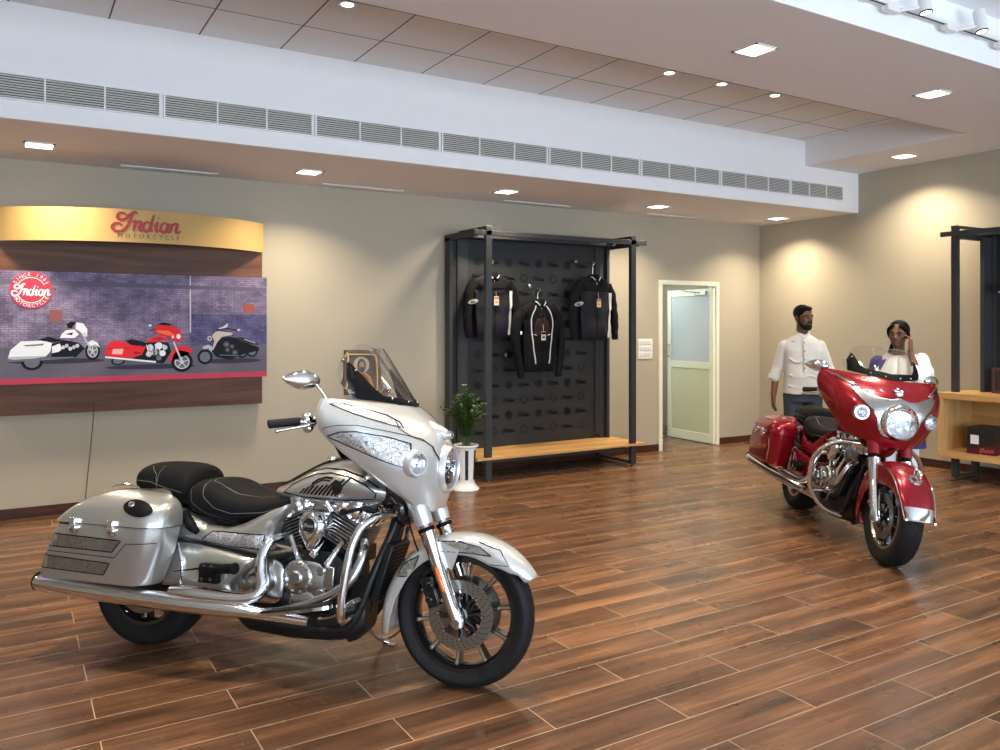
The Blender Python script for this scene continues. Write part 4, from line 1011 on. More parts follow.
        b = MB(); b.box((0,sy*.01,.0), (.10,.035,.085)); b.box((.0,sy*.035,.02), (.08,.02,.03)); b.cyl((.05,sy*.03,.025),(.15,sy*.05,.04),.022,n=14); b.cyl((.15,sy*.05,.04),(.165,sy*.053,.042),.026,n=14); T(b, 'bracket', BLACKM, fb, bevel=.004)
        b = MB()
        for px_, pz_ in ((-.025,-.025),(.022,-.022),(-.02,.03),(.02,.03)): b.cyl((px_,sy*.028,pz_),(px_,sy*.036,pz_),.009,n=12)
        T(b, 'bolt', CHROME, fb); b = MB(); b.tube([(-.05,sy*.03,.02),(-.17,sy*.05,.0)], [.005,.002], 8); T(b, 'strap', BLACKM, fb)
    # ---------------- frame, swing arm
    b = MB()
    b.tube([(1.36,0,.98),(1.34,0,.80),(1.30,0,.62),(1.20,0,.34),(1.16,0,.19),(1.10,0,.15)], [.035,.034,.03,.028,.026,.024], 12, smooth=4)
    for sy in (-1,1):
        b.tube([(1.33,sy*.03,.70),(1.24,sy*.10,.42),(1.18,sy*.12,.25),(1.06,sy*.13,.205),(.7,sy*.13,.215),(.5,sy*.125,.28),(.42,sy*.12,.40),(.36,sy*.12,.62),(.2,sy*.11,.68)], .019, 10, smooth=5)
        b.tube([(.48,sy*.125,.34),(.25,sy*.13,.32),(0,sy*.125,.311)], [.026,.024,.026], 10)
        b.tube([(1.34,sy*.03,.80),(1.05,sy*.06,.77),(.70,sy*.08,.72),(.4,sy*.11,.66)], .018, 10, smooth=4)
    b.cyl((0,-.14,.311),(0,.14,.311),.016,n=14)
    T(b, 'frame', BLACKE)
    b = MB(); b.box((1.295,0,.47), (.035,.20,.27), MX.Rotation(R(16),3,'Y')); rad = T(b, 'oil_cooler', BLACKE, bevel=.006)
    b = MB()
    for q in range(14): b.box((1.318+.0,0,.47)+V((.0,0,0)) if False else V((1.295,0,.47))+MX.Rotation(R(16),3,'Y') @ V((.019,0,-.12+.0185*q)), (.004,.18,.004), MX.Rotation(R(16),3,'Y'))
    T(b, 'cooler_fin', CHROMED if False else BLACKM, rad)
    # underside black shrouds, fill between frame rails
    b = MB(); b.rings([[V((x, yy, zz)) for yy, zz in sup(0, z, w_, hh, 16, 3)] for x, z, w_, hh in ((.52,.30,.10,.10),(.62,.27,.135,.13),(.85,.27,.15,.14),(1.05,.26,.14,.12),(1.17,.26,.11,.10),(1.21,.27,.07,.07))]); T(b, 'crankcase_lower', BLACKE)
    # ---------------- engine
    eng = empty('engine', (.98, 0, .42), parent=root); E = lambda mb, n, m, **k: mb.build(n, m, eng, **k)
    b = MB(); b.rings([[V((xx, y, zz)) for xx, zz in sup(0, 0, rx, rz, 24, 3)] for y, rx, rz in ((-.135,.13,.11),(-.125,.15,.13),(.125,.15,.13),(.135,.13,.11))]); E(b, 'crankcase', BLACKE)
    b = MB(); b.rings([[V((-.27+xx, y, -.02+zz)) for xx, zz in sup(0, 0, rx, rz, 24, 4)] for y, rx, rz in ((-.175,.115,.085),(-.165,.13,.10),(.165,.13,.10),(.175,.115,.085))]); E(b, 'gearbox', CHROMED)
    b = MB()
    for sy in (-1,1): b.lathe([(0,.028),(.045,.027),(.055,.020),(.060,.016),(.066,.014),(.070,0)], (-.265,sy*.172,-.025), (0,sy,0), 32)
    E(b, 'clutch_cover', CHROMED)
    b = MB(); b.lathe([(0,.005),(.010,.005),(.012,0)], (-.245,-.192,.055), (0,-1,0), 16); E(b, 'amber_sticker', AMBER)
    for nm, sg in (('rear_cylinder',-1),('front_cylinder',1)):
        a = V((sg*math.sin(R(25)), 0, math.cos(R(25)))); p_ = V((a.z, 0, -a.x)); rt = MX((p_, V((0,1,0)), a)).transposed()
        cy = empty(nm, (0,0,0), parent=eng)
        b = MB(); b.cyl(a*.09, a*.19, .072, n=28); 
        for q in range(5): b.cyl(a*(.112+.014*q), a*(.117+.014*q), .080, n=28)
        b.rings([[a*d+p_*xx+V((0,yy,0)) for xx, yy in sup(0,0,.088,.088,24,3.2)] for d in (.18,.32)]); b.build('barrel', BLACKE, cy)
        b = MB(); n_f = 9
        for q in range(n_f):
            d = .184+.0152*q; sz = .108+.004*math.sin(PI*q/n_f)
            b.rings([[a*dd+p_*xx*k_+V((0,yy*k_,0)) for xx, yy in sup(0,0,sz,sz+.004,28,4.5)] for dd, k_ in ((d,.985),(d+.0015,1),(d+.0045,1),(d+.006,.985))])
        b.build('cooling_fins', mat('fin_metal', (.45,.45,.45), .3, 1.) if not red else CHROMED, cy)
        b = MB(); rr_ = []
        for i, (d, k_) in enumerate(((.316,.98),(.335,1.03),(.365,1.03),(.395,.95),(.415,.72),(.422,.35))):
            ring = []
            for q, (xx, yy) in enumerate(sup(0,0,.108,.108,96,3.4)):
                rg = 1+.06*math.sin(q*PI/2+.3)*(1 if i < 5 else 0)
                ring.append(a*d+p_*xx*k_*rg+V((0,yy*k_*rg,0)))
            rr_.append(ring)
        b.rings(rr_); b.build('rocker_cover', CHROME, cy)
        for off in (-.030,.030):
            b = MB(); q0 = V((sg*.03,-.150,.09))+p_*off*1.4; q1 = a*.225+V((0,-.132,0))+p_*off*1.5
            b.tube([q0, q0*.85+q1*.15, q0*.8+q1*.2, q1*.85+q0*.15, q1], [.019,.019,.0145,.0145,.017], 14); b.build('pushrod_tube', CHROME, cy)
    b = MB(); b.rings([[V((-.03+xx, y, .0+zz)) for xx, zz in sup(0, 0, rx, rz, 24, 2.6)] for y, rx, rz in ((-.135,.115,.088),(-.158,.112,.085),(-.168,.095,.07))]); E(b, 'cam_chest', CHROMED)
    b = MB(); b.lathe([(0,.036),(.026,.036),(.030,.030),(.034,.028),(.036,.022),(.058,.018),(.068,.016),(.076,.008),(.078,0)], (-.065,-.166,.012), (0,-1,0), 40)
    for q in range(10): a = 2*PI*q/10; b.cyl((-.065+.064*math.cos(a),-.18,.012+.064*math.sin(a)),(-.065+.064*math.cos(a),-.189,.012+.064*math.sin(a)),.006,n=8)
    E(b, 'cam_cover', CHROMED)
    b = MB(); b.rings([[V((-.04+xx, y, -.09+zz)) for xx, zz in sup(0, 0, rx, rz, 18, 3)] for y, rx, rz in ((-.12,.075,.05),(-.165,.07,.045),(-.175,.055,.03))]); b.cyl((.06,-.13,-.06),(.06,-.185,-.06),.032,n=20); b.cyl((.05,-.13,.05),(.05,-.18,.05),.022,n=18); b.box((.09,-.14,.02),(.05,.06,.10)); E(b, 'oil_pump_cover', CHROMED, bevel=.004)
    # air cleaner: teardrop
    ac = [(-.02,.315),(.02,.315),(.055,.295),(.07,.26),(.066,.225),(.045,.18),(.015,.14),(0,.132),(-.015,.14),(-.045,.18),(-.066,.225),(-.07,.26),(-.055,.295)]
    acs = [(p.x,p.y) for p in crv([(a_,c_,0) for a_,c_ in ac], None, 3, True)]
    b = MB(); pillow(b, acs, lambda u, v, h_: V((u,-h_,v)), .175, .04, .035, .012, back=.10); ao = E(b, 'air_cleaner', CHROME, angle=60)
    b = MB(); b.lathe([(.030,.0),(.034,.006),(.038,.004),(.040,-.004)], (0,-.214,.252), (0,-1,0), 36); b.build('badge_ring', CHROMED, ao)
    b = MB(); b.lathe([(0,.001),(.031,.001)], (0,-.215,.252), (0,-1,0), 32); b.build('badge_face', BLACKG, ao)
    b = MB(); put_script(b, lambda x, y: V((x,-.2175,.252+y)), .018, .14); b.build('badge_lettering', STITCH, ao, smooth=False)
    for sx in (-1,1):
        b = MB(); b.cyl((sx*.052,-.213,.285),(sx*.052,-.219,.285),.006,n=10); b.cyl((0,-.213,.165),(0,-.219,.165),.006,n=10); b.build('cover_screw', CHROMED, ao)
    b = MB(); b.cyl((0,-.10,.32),(0,.10,.32),.04,n=20); b.ell((0,0,.30),(.055,.08,.05)); b.tube([(-.03,-.12,.35),(.03,-.12,.35),(.05,-.10,.31)], .018, 12); E(b, 'intake_manifold', CHROMED)
    # left side primary cover
    b = MB(); pc = sup(-.12,0,.20,.10,36,2.6); b.rings([[V((xx*k_-.12*(1-k_), y, zz*k_)) for xx, zz in pc] for y, k_ in ((.12,1),(.165,1),(.18,.93),(.185,.8))]); E(b, 'primary_cover', CHROMED)
    b = MB(); b.lathe([(0,.03),(.06,.028),(.075,.015),(.08,0)], (.05,.165,.02), (0,1,0), 36); E(b, 'stator_cover', CHROMED)
    # coils and hoses, small boxes around the engine
    b = MB(); b.box((.17,-.02,.12),(.08,.16,.07)); b.box((.20,.0,-.06),(.07,.18,.12)); b.tube([(.14,-.10,.20),(.20,-.12,.10),(.17,-.13,-.02),(.1,-.13,-.1)], .012, 10, smooth=5); b.tube([(.10,-.12,.30),(.22,-.11,.33),(.33,-.06,.30)], .009, 10, smooth=5); b.cyl((.12,-.08,-.14),(.12,.08,-.14),.045,n=20); E(b, 'oil_lines', BLACKE)
    # ---------------- exhaust
    for sy in ((-1,1)):
        ex = empty('exhaust', (0,0,0), parent=root)
        m_ = [(1.02,sy*.235,.262,.024),(.90,sy*.255,.272,.028),(.75,sy*.28,.285,.034),(.62,sy*.305,.292,.042),(.40,sy*.335,.302,.047),(.0,sy*.362,.316,.048),(-.25,sy*.372,.328,.048),(-.335,sy*.376,.333,.047),(-.352,sy*.377,.336,.042)]
        b = MB(); b.tube([p[:3] for p in m_], [p[3] for p in m_], 24, flat=.86); b.build('muffler', CHROME, ex)
        b = MB(); b.lathe([(.0,-.02),(.036,-.02),(.040,.008),(.044,.004)], (-.349,sy*.377,.336), (-1,0,.04), 24); b.build('muffler_tip', BLACKM, ex)
        if sy < 0:
            b = MB(); b.tube([(1.20,-.09,.60),(1.225,-.15,.56),(1.20,-.19,.46),(1.12,-.205,.385),(1.0,-.215,.33),(.88,-.235,.285),(.80,-.25,.278)], [.020,.021,.022,.023,.024,.026,.026], 16, smooth=5); b.build('front_header', CHROMED, ex)
            b = MB(); b.tube([(.80,-.10,.60),(.765,-.17,.585),(.748,-.205,.53),(.755,-.225,.46),(.775,-.235,.40),(.765,-.25,.36),(.71,-.27,.338),(.60,-.295,.336),(.45,-.322,.345),(.36,-.335,.348)], [.020,.021,.024,.026,.028,.029,.030,.032,.034,.022], 18, smooth=5); b.build('rear_header', CHROME, ex)
    # ---------------- crash bars
    if not red:
        pth = [(1.36,-.03,.735),(1.33,-.14,.738),(1.31,-.22,.730),(1.275,-.275,.695),(1.25,-.30,.63),(1.235,-.31,.55),(1.222,-.31,.46),(1.21,-.305,.37),(1.205,-.29,.31),(1.195,-.25,.285),(1.18,-.16,.285),(1.17,-.10,.28)]; rb = .0185
    else:
        pth = [(1.33,-.04,.745),(1.31,-.14,.745),(1.27,-.25,.735),(1.23,-.335,.68),(1.19,-.385,.60),(1.17,-.395,.50),(1.15,-.375,.38),(1.14,-.31,.28),(1.14,-.22,.215),(1.15,-.12,.19)]; rb = .0165
    for sy in (-1,1):
        b = MB(); b.tube([(x,-y*sy if sy > 0 else y,z) for x,y,z in pth], rb, 16, smooth=5); T(b, 'crash_bar', CHROME)
    # ---------------- rider floorboards, pedal, stand
    for sy in (-1,1):
        fl = empty('floorboard', (.975, sy*.275, .315), parent=root); rt = MX.Rotation(R(-11), 3, 'Y')
        pl = sup(0,0,.185,.055,28,3)
        b = MB(); b.rings([[rt @ V((xx,yy,z)) for xx,yy in pl] for z in (-.008,.006)]); b.build('plate', CHROME, fl)
        b = MB(); b.rings([[rt @ V((xx*.94,yy*.86,z)) for xx,yy in pl] for z in (.0062,.013)]); b.build('pad', RUBBER, fl)
        b = MB(); b.cyl((-.08,-sy*.03,-.03),(-.08,-sy*.14,-.05),.012,n=10); b.cyl((.08,-sy*.03,.0),(.08,-sy*.14,-.03),.012,n=10); b.build('mount', BLACKM, fl)
    b = MB(); b.tube([(1.05,-.20,.27),(1.15,-.235,.30),(1.24,-.26,.36)], .009, 10, smooth=4); b.box((1.245,-.265,.37),(.05,.07,.02), MX.Rotation(R(-35),3,'Y')); T(b, 'brake_pedal', CHROMED, bevel=.003)
    b = MB(); b.tube([(1.05,.20,.27),(1.15,.235,.33),(1.24,.26,.37)], .009, 10, smooth=4); b.cyl((1.24,.24,.37),(1.24,.31,.37),.014,n=12); T(b, 'shift_lever', CHROMED)
    # sidestand: touches the ground on the left (leaned side)
    gz = lambda x, y: -y*math.tan(l)*-1 if False else y*math.tan(l)
    sx_, syy = 1.14, .33
    gzz = syy*math.tan(l)          # ground height in the leaned frame
    b = MB(); b.tube([(1.08,.13,.18),(1.12,.17,.15),(sx_-.02,syy-.03,gzz+.035),(sx_+.02,syy,gzz+.012)], [.014,.013,.012,.010], 12, smooth=4)
    b.box((sx_+.025,syy,gzz+.006), (.06,.04,.008), MX.Rotation(l,3,'X')); b.tube([(sx_-.01,syy-.02,gzz+.03),(sx_+.04,syy-.02,gzz+.045),(sx_+.09,syy-.01,gzz+.085)], .007, 8, smooth=4); T(b, 'kickstand', CHROMED)
    return root

silver = make_bike('touring_motorcycle', 'silver and pearl touring motorcycle with engraved panels, parked nearest on the wood floor', (.607,4.4139,-.8433,R(7)), False)
redb = make_bike('touring_motorcycle', 'dark red touring motorcycle with chrome headlight mask, parked before the two people', (5.8902,4.7384,-2.1317,R(9)), True, R(-1.5))
# ================================================================ sign on the back wall
sg = empty('wall_sign', (0,YB,0), 0, 'wide walnut wall sign with a golden arched header and a long motorcycle poster', 'sign')
b = MB(); b.bx(-.09, 2.04, -.10, 0, .86, 2.50); b.build('backing_board', WOODP, sg, smooth=False, bevel=.003)
BX0, BX1, BUL = -.09, 2.05, .42
def band(x, off=0):    # arched plan, bulging into the room
    c = (BX0+BX1)/2; h_ = (BX1-BX0)/2; u = (x-c)/h_
    rad = (h_*h_+BUL*BUL)/(2*BUL); return -.10-(math.sqrt(max(0, rad*rad-(u*h_)**2))-(rad-BUL))-off
GOLD = mat('gold_header', (.52,.34,.135), .55, .0, spec=.2, var=.08, vscale=1.2)
b = MB(); n = 48; fr = []; bk = []
for i in range(n+1):
    x = BX0+(BX1-BX0)*i/n; zt, zb = 2.545, 2.275; y = band(x); fr.append((x,y,zb,zt))
ring = [[V((x,y,zb)),V((x,y,zt)),V((x,y+.02,zt)),V((x,y+.02,zb))] for x,y,zb,zt in fr]
b.rings(ring); hd = b.build('arched_header', GOLD, sg, angle=30)
b = MB()
vs = [V((x,y+.02,2.53)) for x,y,zb,zt in fr]+[V((BX1,-.10,2.53)),V((BX0,-.10,2.53))]; vs2 = [p-V((0,0,.015)) for p in vs]
b.add(vs+vs2, [tuple(range(len(vs))), tuple(range(2*len(vs)-1,len(vs)-1,-1))]+[(i,(i+1)%len(vs),(i+1)%len(vs)+len(vs),i+len(vs)) for i in range(len(vs))]); b.build('header_top', WOODP, sg, smooth=False)
LRED = mat('logo_red', (.33,.012,.02), .45); LDK = mat('logo_brown', (.10,.03,.02), .5)
hf = lambda x, y: V((.985+x*1.14, band(.985+x*1.14, .003), 2.438+y))
b = MB(); put_script(b, hf, .168, .115); b.build('script_logo', LRED, hd, smooth=False, solid=.004)
b = MB(); text_mb(b, 'MOTORCYCLE', .050, lambda x, y: V((1.00+x, band(1.00+x, .003), 2.325+y)), spacing=1.65); text_mb(b, '.', .04, lambda x, y: V((1.27+x, band(1.27+x,.003), 2.355+y))); b.build('logo_wordmark', LDK, hd, smooth=False)
# poster (a flat print on a shallow box)
po = empty('poster', (0,YB-.10,0), 0, 'long printed poster of three parked motorcycles before a purple brick wall', 'poster')
PX0, PX1, PZ0, PZ1 = -.09, 2.055, 1.165, 2.035
PP = MB(); PP.bx(PX0, PX1, -.10, 0, PZ0, PZ1)
b = MB(); b.bx(PX0, PX1, -.102, 0, 1.118, 1.165); b.build('red_footer', mat('poster_red', (.42,.01,.05), .45), po, smooth=False)
LAY = [0]
def pr(poly, col, nm=None, acc={}):
    """one printed patch on the poster face"""
    key = tuple(col)
    if key not in acc: acc[key] = []
    LAY[0] += 1; acc[key].append((poly, LAY[0])); return acc
def circ(cx, cz, rx, rz, a0=0, a1=360, n=24): return [(cx+rx*math.cos(R(a0+(a1-a0)*i/n)), cz+rz*math.sin(R(a0+(a1-a0)*i/n))) for i in range(n if a1-a0 == 360 else n+1)]
def ln(pts, w):
    Ls, Rs = line2(pts, w); return [(p.x,p.y) for p in Ls]+[(p.x,p.y) for p in reversed(Rs)]
Wc, Wg, Bk, Gy, Rd, Rdd, Or, Db, Lt = (.75,.78,.84), (.42,.46,.52), (.006,.007,.012), (.13,.14,.18), (.72,.02,.03), (.30,.01,.02), (.85,.16,.06), (.02,.02,.05), (.55,.56,.62)
pr([(1.374,2.03),(1.388,2.03),(1.386,1.53),(1.376,1.53)], Lt); pr([(1.386,2.03),(1.391,2.03),(1.389,1.53),(1.386,1.53)], Gy)
pr([(-.08,1.965),(2.05,1.940),(2.05,1.905),(-.08,1.925)], (.13,.11,.17))
pr([(1.838,1.788),(1.941,1.789),(1.947,1.706),(1.838,1.705)], (.30,.09,.08)); pr([(.284,1.718),(.378,1.719),(.378,1.624),(.291,1.624)], (.26,.09,.09))
for x in (.18,.585,1.0,1.64,1.76): pr([(x,2.0),(x+.006,2.0),(x+.006,1.43),(x,1.43)], (.12,.11,.20))
def shadow(x0, x1, z): pr(circ((x0+x1)/2, z, (x1-x0)/2, .022), (.035,.033,.055))
shadow(-.01,.70,1.30); shadow(.70,1.42,1.235); shadow(1.45,2.0,1.27)
def wheelp(cx, cz, rx, rz, lite):
    pr(circ(cx,cz,rx,rz), Bk); pr(circ(cx,cz,rx*.70,rz*.70), lite); pr(circ(cx,cz,rx*.60,rz*.60), Gy)
    for k in range(5):
        a = 2*PI*k/5+.3; pr(ln([(cx,cz),(cx+rx*.62*math.cos(a),cz+rz*.62*math.sin(a))], .008), lite)
    pr(circ(cx,cz,rx*.18,rz*.18), lite)
# white motorcycle
wheelp(.164,1.297,.078,.068,Gy); wheelp(.604,1.378,.056,.078,Lt)
pr([(.30,1.44),(.40,1.47),(.50,1.45),(.545,1.40),(.48,1.33),(.30,1.335)], Bk)
for x in range(6): pr(circ(.36+.026*x,1.40+.012*(x%3),.014,.016), Lt if x % 2 else Wg)
pr([(-.004,1.327),(.014,1.395),(.086,1.464),(.244,1.469),(.305,1.447),(.293,1.377),(.256,1.335),(.062,1.311)], Wc)
pr([(.10,1.432),(.25,1.445),(.24,1.430),(.12,1.422)], Gy); pr([(.0,1.34),(.26,1.345),(.256,1.335),(.062,1.311),(0,1.325)], Wg)
pr([(-.01,1.315),(.30,1.33),(.46,1.335),(.46,1.322),(.2,1.305),(.0,1.300)], Gy)
pr([(.20,1.475),(.28,1.50),(.35,1.48),(.40,1.47),(.33,1.455),(.25,1.463)], Bk)
pr([(.305,1.419),(.362,1.445),(.375,1.40),(.355,1.376),(.305,1.365)], Wc)
pr([(.362,1.489),(.375,1.52),(.406,1.553),(.469,1.56),(.501,1.517),(.469,1.488)], Wc); pr([(.40,1.52),(.46,1.535),(.45,1.512)], Bk)
pr([(.41,1.60),(.44,1.625),(.482,1.622),(.45,1.57),(.42,1.57)], Bk); pr([(.482,1.618),(.533,1.61),(.565,1.56),(.562,1.50),(.535,1.50),(.52,1.531),(.475,1.567)], Wc); pr(circ(.545,1.515,.012,.018), Lt)
pr([(.559,1.444),(.598,1.47),(.64,1.45),(.657,1.407),(.62,1.432),(.572,1.415)], Wc); pr(ln([(.54,1.49),(.60,1.38)],.012), Wg)
# red motorcycle
wheelp(.797,1.290,.054,.036,Gy); wheelp(1.311,1.270,.090,.088,Lt)
pr([(.90,1.32),(1.0,1.44),(1.10,1.455),(1.20,1.44),(1.22,1.36),(1.16,1.26),(1.0,1.28)], Bk)
for i, (x, z, r_) in enumerate(((1.05,1.40,.028),(1.12,1.415,.03),(1.09,1.36,.03),(1.04,1.345,.024),(1.15,1.35,.026),(1.12,1.31,.022),(1.17,1.40,.02))): pr(circ(x,z,r_,r_), (Lt,Wc,Gy)[i%3])
for k in range(5): pr(ln([(1.02+.035*k,1.43),(1.04+.03*k,1.34)],.006), Wc)
pr([(.693,1.351),(.72,1.435),(.75,1.455),(.813,1.46),(.89,1.433),(.898,1.365),(.883,1.314),(.735,1.325)], Rd); pr([(.76,1.40),(.84,1.40),(.83,1.345),(.75,1.35)], (.85,.42,.42)); pr([(.705,1.40),(.89,1.40),(.89,1.394),(.704,1.394)], Rdd)
pr([(.859,1.459),(.90,1.475),(.938,1.467),(1.001,1.449),(1.025,1.423),(.906,1.416)], Bk)
pr([(.898,1.425),(.98,1.41),(1.017,1.414),(.985,1.34),(.898,1.313)], Rd); pr([(.92,1.37),(.98,1.36),(.97,1.345),(.92,1.345)], Rdd)
pr([(.697,1.332),(1.10,1.282),(1.09,1.262),(.70,1.314)], Wc); pr([(.70,1.318),(1.09,1.268),(1.09,1.262),(.70,1.314)], Gy)
pr([(1.01,1.445),(1.05,1.475),(1.097,1.50),(1.17,1.491),(1.195,1.465),(1.097,1.448)], Rd); pr([(1.08,1.47),(1.13,1.485),(1.15,1.47)], Rdd)
pr([(1.081,1.57),(1.12,1.60),(1.162,1.601),(1.23,1.585),(1.294,1.552),(1.315,1.50),(1.30,1.455),(1.277,1.446),(1.24,1.46),(1.211,1.482),(1.13,1.51),(1.085,1.53)], Rd); pr([(1.10,1.55),(1.2,1.545),(1.26,1.50),(1.2,1.505),(1.11,1.53)], Or); pr([(1.10,1.60),(1.16,1.62),(1.23,1.60),(1.2,1.59)], Bk)
pr(circ(1.282,1.495,.018,.022), Wc); pr(circ(1.235,1.49,.010,.012), Wc); pr(circ(1.05,1.592,.012,.010), Wc); pr(ln([(1.05,1.55),(1.09,1.555)],.008), Bk)
pr([(1.203,1.307),(1.211,1.272),(1.225,1.28),(1.236,1.324),(1.26,1.36),(1.294,1.372),(1.35,1.36),(1.378,1.342),(1.397,1.356),(1.39,1.385),(1.344,1.405),(1.277,1.415),(1.245,1.385),(1.222,1.345)], Rd); pr(ln([(1.24,1.45),(1.31,1.27)],.014), Lt)
# dark motorcycle
wheelp(1.505,1.311,.065,.066,Gy); wheelp(1.829,1.349,.055,.055,Gy); wheelp(1.92,1.352,.05,.05,Gy)
pr([(1.60,1.46),(1.70,1.49),(1.82,1.47),(1.90,1.42),(1.98,1.39),(1.985,1.36),(1.85,1.33),(1.72,1.28),(1.60,1.31),(1.55,1.38)], Bk)
pr([(1.565,1.497),(1.59,1.53),(1.617,1.541),(1.749,1.523),(1.735,1.505),(1.65,1.488),(1.61,1.44),(1.575,1.37),(1.565,1.372),(1.585,1.45),(1.575,1.475)], (.52,.46,.42))
pr([(1.48,1.40),(1.53,1.42),(1.57,1.40),(1.56,1.35),(1.535,1.385),(1.49,1.38)], Wg); pr(circ(1.545,1.475,.020,.022), Lt); pr(circ(1.545,1.475,.012,.014), Gy)
pr([(1.62,1.565),(1.66,1.58),(1.705,1.614),(1.70,1.58),(1.67,1.562),(1.63,1.552)], Lt); pr(ln([(1.60,1.55),(1.69,1.565),(1.80,1.545)],.009), Bk); pr(circ(1.80,1.55,.016,.008), Lt)
for x, z, r_ in ((1.69,1.42,.03),(1.74,1.40,.022),(1.70,1.37,.022),(1.765,1.345,.028)): pr(circ(x,z,r_,r_), (.05,.05,.06)); pr(circ(x,z,r_*.5,r_*.5), Gy)
pr([(1.80,1.49),(1.88,1.47),(1.97,1.43),(1.975,1.41),(1.88,1.43),(1.80,1.45)], (.03,.03,.035)); pr(ln([(1.85,1.465),(1.95,1.43)],.008), Wg)
pr(ln([(1.63,1.325),(1.80,1.315)],.008), Gy)
acc = pr([(0,0),(0,0),(0,0)], (9,9,9)); del acc[(9,9,9)]
PM = [poster_material()]
for i, (colr, lst) in enumerate(acc.items()):
    for poly, lay in lst:
        v, f = cut(poly, 5); PP.add([V((p[0], -.1001-lay*.00002, p[1])) for p in v], f, i+1)
    PM.append(mat('print_ink_%d' % i, colr, .5, spec=.15))
bd = PP.build('poster_panel', PM, po, smooth=False)
b = MB(); badge(b, lambda x, y, o=0: V((.158+x, -.1045-o, 1.878+y)), .150, 0, 1); b.build('badge_logo', [mat('badge_red', (.50,.02,.05), .45), mat('badge_white', (.85,.85,.85), .5)], bd, smooth=False)
# cable hanging under the sign
b = MB(); b.tube([(.63,YB-.108,.95),(.62,YB-.108,.86),(.60,YB-.10,.60),(.575,YB-.06,.30),(.56,YB-.035,.095),(.56,YB-.035,.004)], .004, 8, smooth=6); tag(b.build('cable', mat('brown_cable', (.10,.06,.04), .6)), 'thin brown cable hanging from the wall sign down to the baseboard', 'cable')

# ================================================================ charcoal display stand
def steel_frame(t, x0, x1, y0, y1, h, beam_z, inner_y):
    for x in (x0, x1):
        b = MB(); b.bx(x-.035, x+.035, y0-.025, y0+.025, .02, h); b.build('front_post', DARKM, t, smooth=False, bevel=.003)
        b = MB(); b.bx(x-.035, x+.035, y1-.05, y1, .02, h-.03); b.build('rear_post', DARKM, t, smooth=False, bevel=.003)
        b = MB(); b.bx(x-.02, x+.02, y0+.025, y1-.05, .02, .045); b.build('foot_rail', DARKM, t, smooth=False)
        b = MB(); b.bx(x-.035, x+.035, y0+.025, y1-.05, h-.022, h); b.build('top_rail', DARKM, t, smooth=False)
        for y in (y0, y1-.03):
            b = MB(); b.lathe([(0,0),(.02,0),(.022,.006),(.012,.02),(0,.02)], (x,y,0), n=18); b.build('levelling_foot', STEEL, t)
st = empty('display_stand', (5.1,7.4,0), 0, 'charcoal metal display stand with patterned back panel and oak bench, on the back wall', 'display stand')
SX = lambda x: x-5.1
SY = lambda y: y-7.4
steel_frame(st, SX(4.17), SX(6.07), SY(7.15), SY(7.76), 2.60, 2.5, 0)
b = MB(); b.bx(SX(4.0), SX(6.26), SY(7.125), SY(7.15)-.0, 2.505, 2.555); b.build('front_beam', DARKM, st, smooth=False, bevel=.002)
for x0, x1 in ((4.0,4.05),(6.12,6.17)):
    b = MB(); b.bx(SX(x0), SX(x1), SY(7.15), SY(7.78), 2.49, 2.555); b.build('side_beam', DARKM, st, smooth=False)
b = MB(); b.bx(SX(4.05), SX(6.12), SY(7.5), SY(7.78), 2.52, 2.555); b.build('canopy', DARKM, st, smooth=False)
b = MB(); b.bx(SX(4.02), SX(6.12), SY(7.735), SY(7.765), .25, 2.52); pn = b.build('back_panel', DARKP, st, smooth=False)
for x0, x1 in ((4.0,4.035),(6.115,6.15)):
    b = MB(); b.bx(SX(x0), SX(x1), SY(7.66), SY(7.765), .25, 2.52); b.build('side_fin', DARKM, st, smooth=False)
for x0, x1 in ((4.12,4.25),(5.98,6.10)):
    b = MB(); b.bx(SX(x0), SX(x1), SY(7.715), SY(7.735), .30, 2.52); b.build('upright_channel', DARKM, st, smooth=False)
b = MB()
pitch = .235; k = 0
for row in range(12):
    z = .42+.17*row; off = (row % 2)*.5*.40
    for c in range(6):
        x = 4.30+.40*c+off-.12
        if 4.26 < x < 5.93:
            cx = SX(x)
            ringp = [V((cx+.048*math.cos(2*PI*i/24), SY(7.7335), z+.048*math.sin(2*PI*i/24))) for i in range(24)]
            if row % 2 == 0:
                inn = [V((cx+.034*math.cos(2*PI*i/24), SY(7.7335), z+.034*math.sin(2*PI*i/24))) for i in range(24)]
                b.add(ringp+inn, [(i,(i+1)%24,(i+1)%24+24,i+24) for i in range(24)])
            else:
                b.add(ringp, [tuple(range(24))]); 
        x2 = x+.20
        if 4.36 < x2 < 5.86: put_script(b, lambda u, v: V((SX(x2)+u, SY(7.733), z+v)), .055, .17)
b.build('tone_on_tone_print', DARKG, pn, smooth=False)
for i in range(4):
    x, z = ((5.015,2.03),(5.652,2.334),(4.856,1.561),(4.70,1.266))[i]
    b = MB(); b.cyl((SX(x),SY(7.735),z),(SX(x),SY(7.66),z),.009,n=12); b.lathe([(0,0),(.022,0),(.024,.006),(.018,.012),(0,.013)], (SX(x),SY(7.66),z), (0,-1,0), 20); b.build('display_peg', CHROMED, st)
b = MB(); b.bx(SX(4.03), SX(6.24), SY(7.11), SY(7.73), .225, .25)
bench = b.build('oak_bench', OAK, st, smooth=False, bevel=.003)
for y in (7.31,7.52):
    b = MB(); b.bx(SX(4.03), SX(6.24), SY(y)-.0015, SY(y)+.0015, .2502, .2510); b.build('board_joint', mat('joint_brown', (.16,.08,.03), .6), bench, smooth=False)
b = MB(); b.bx(SX(4.12), SX(5.98), SY(7.16), SY(7.19), .185, .225); b.bx(SX(4.12), SX(5.98), SY(7.68), SY(7.71), .185, .225); b.build('bench_rail', DARKM, st, smooth=False)

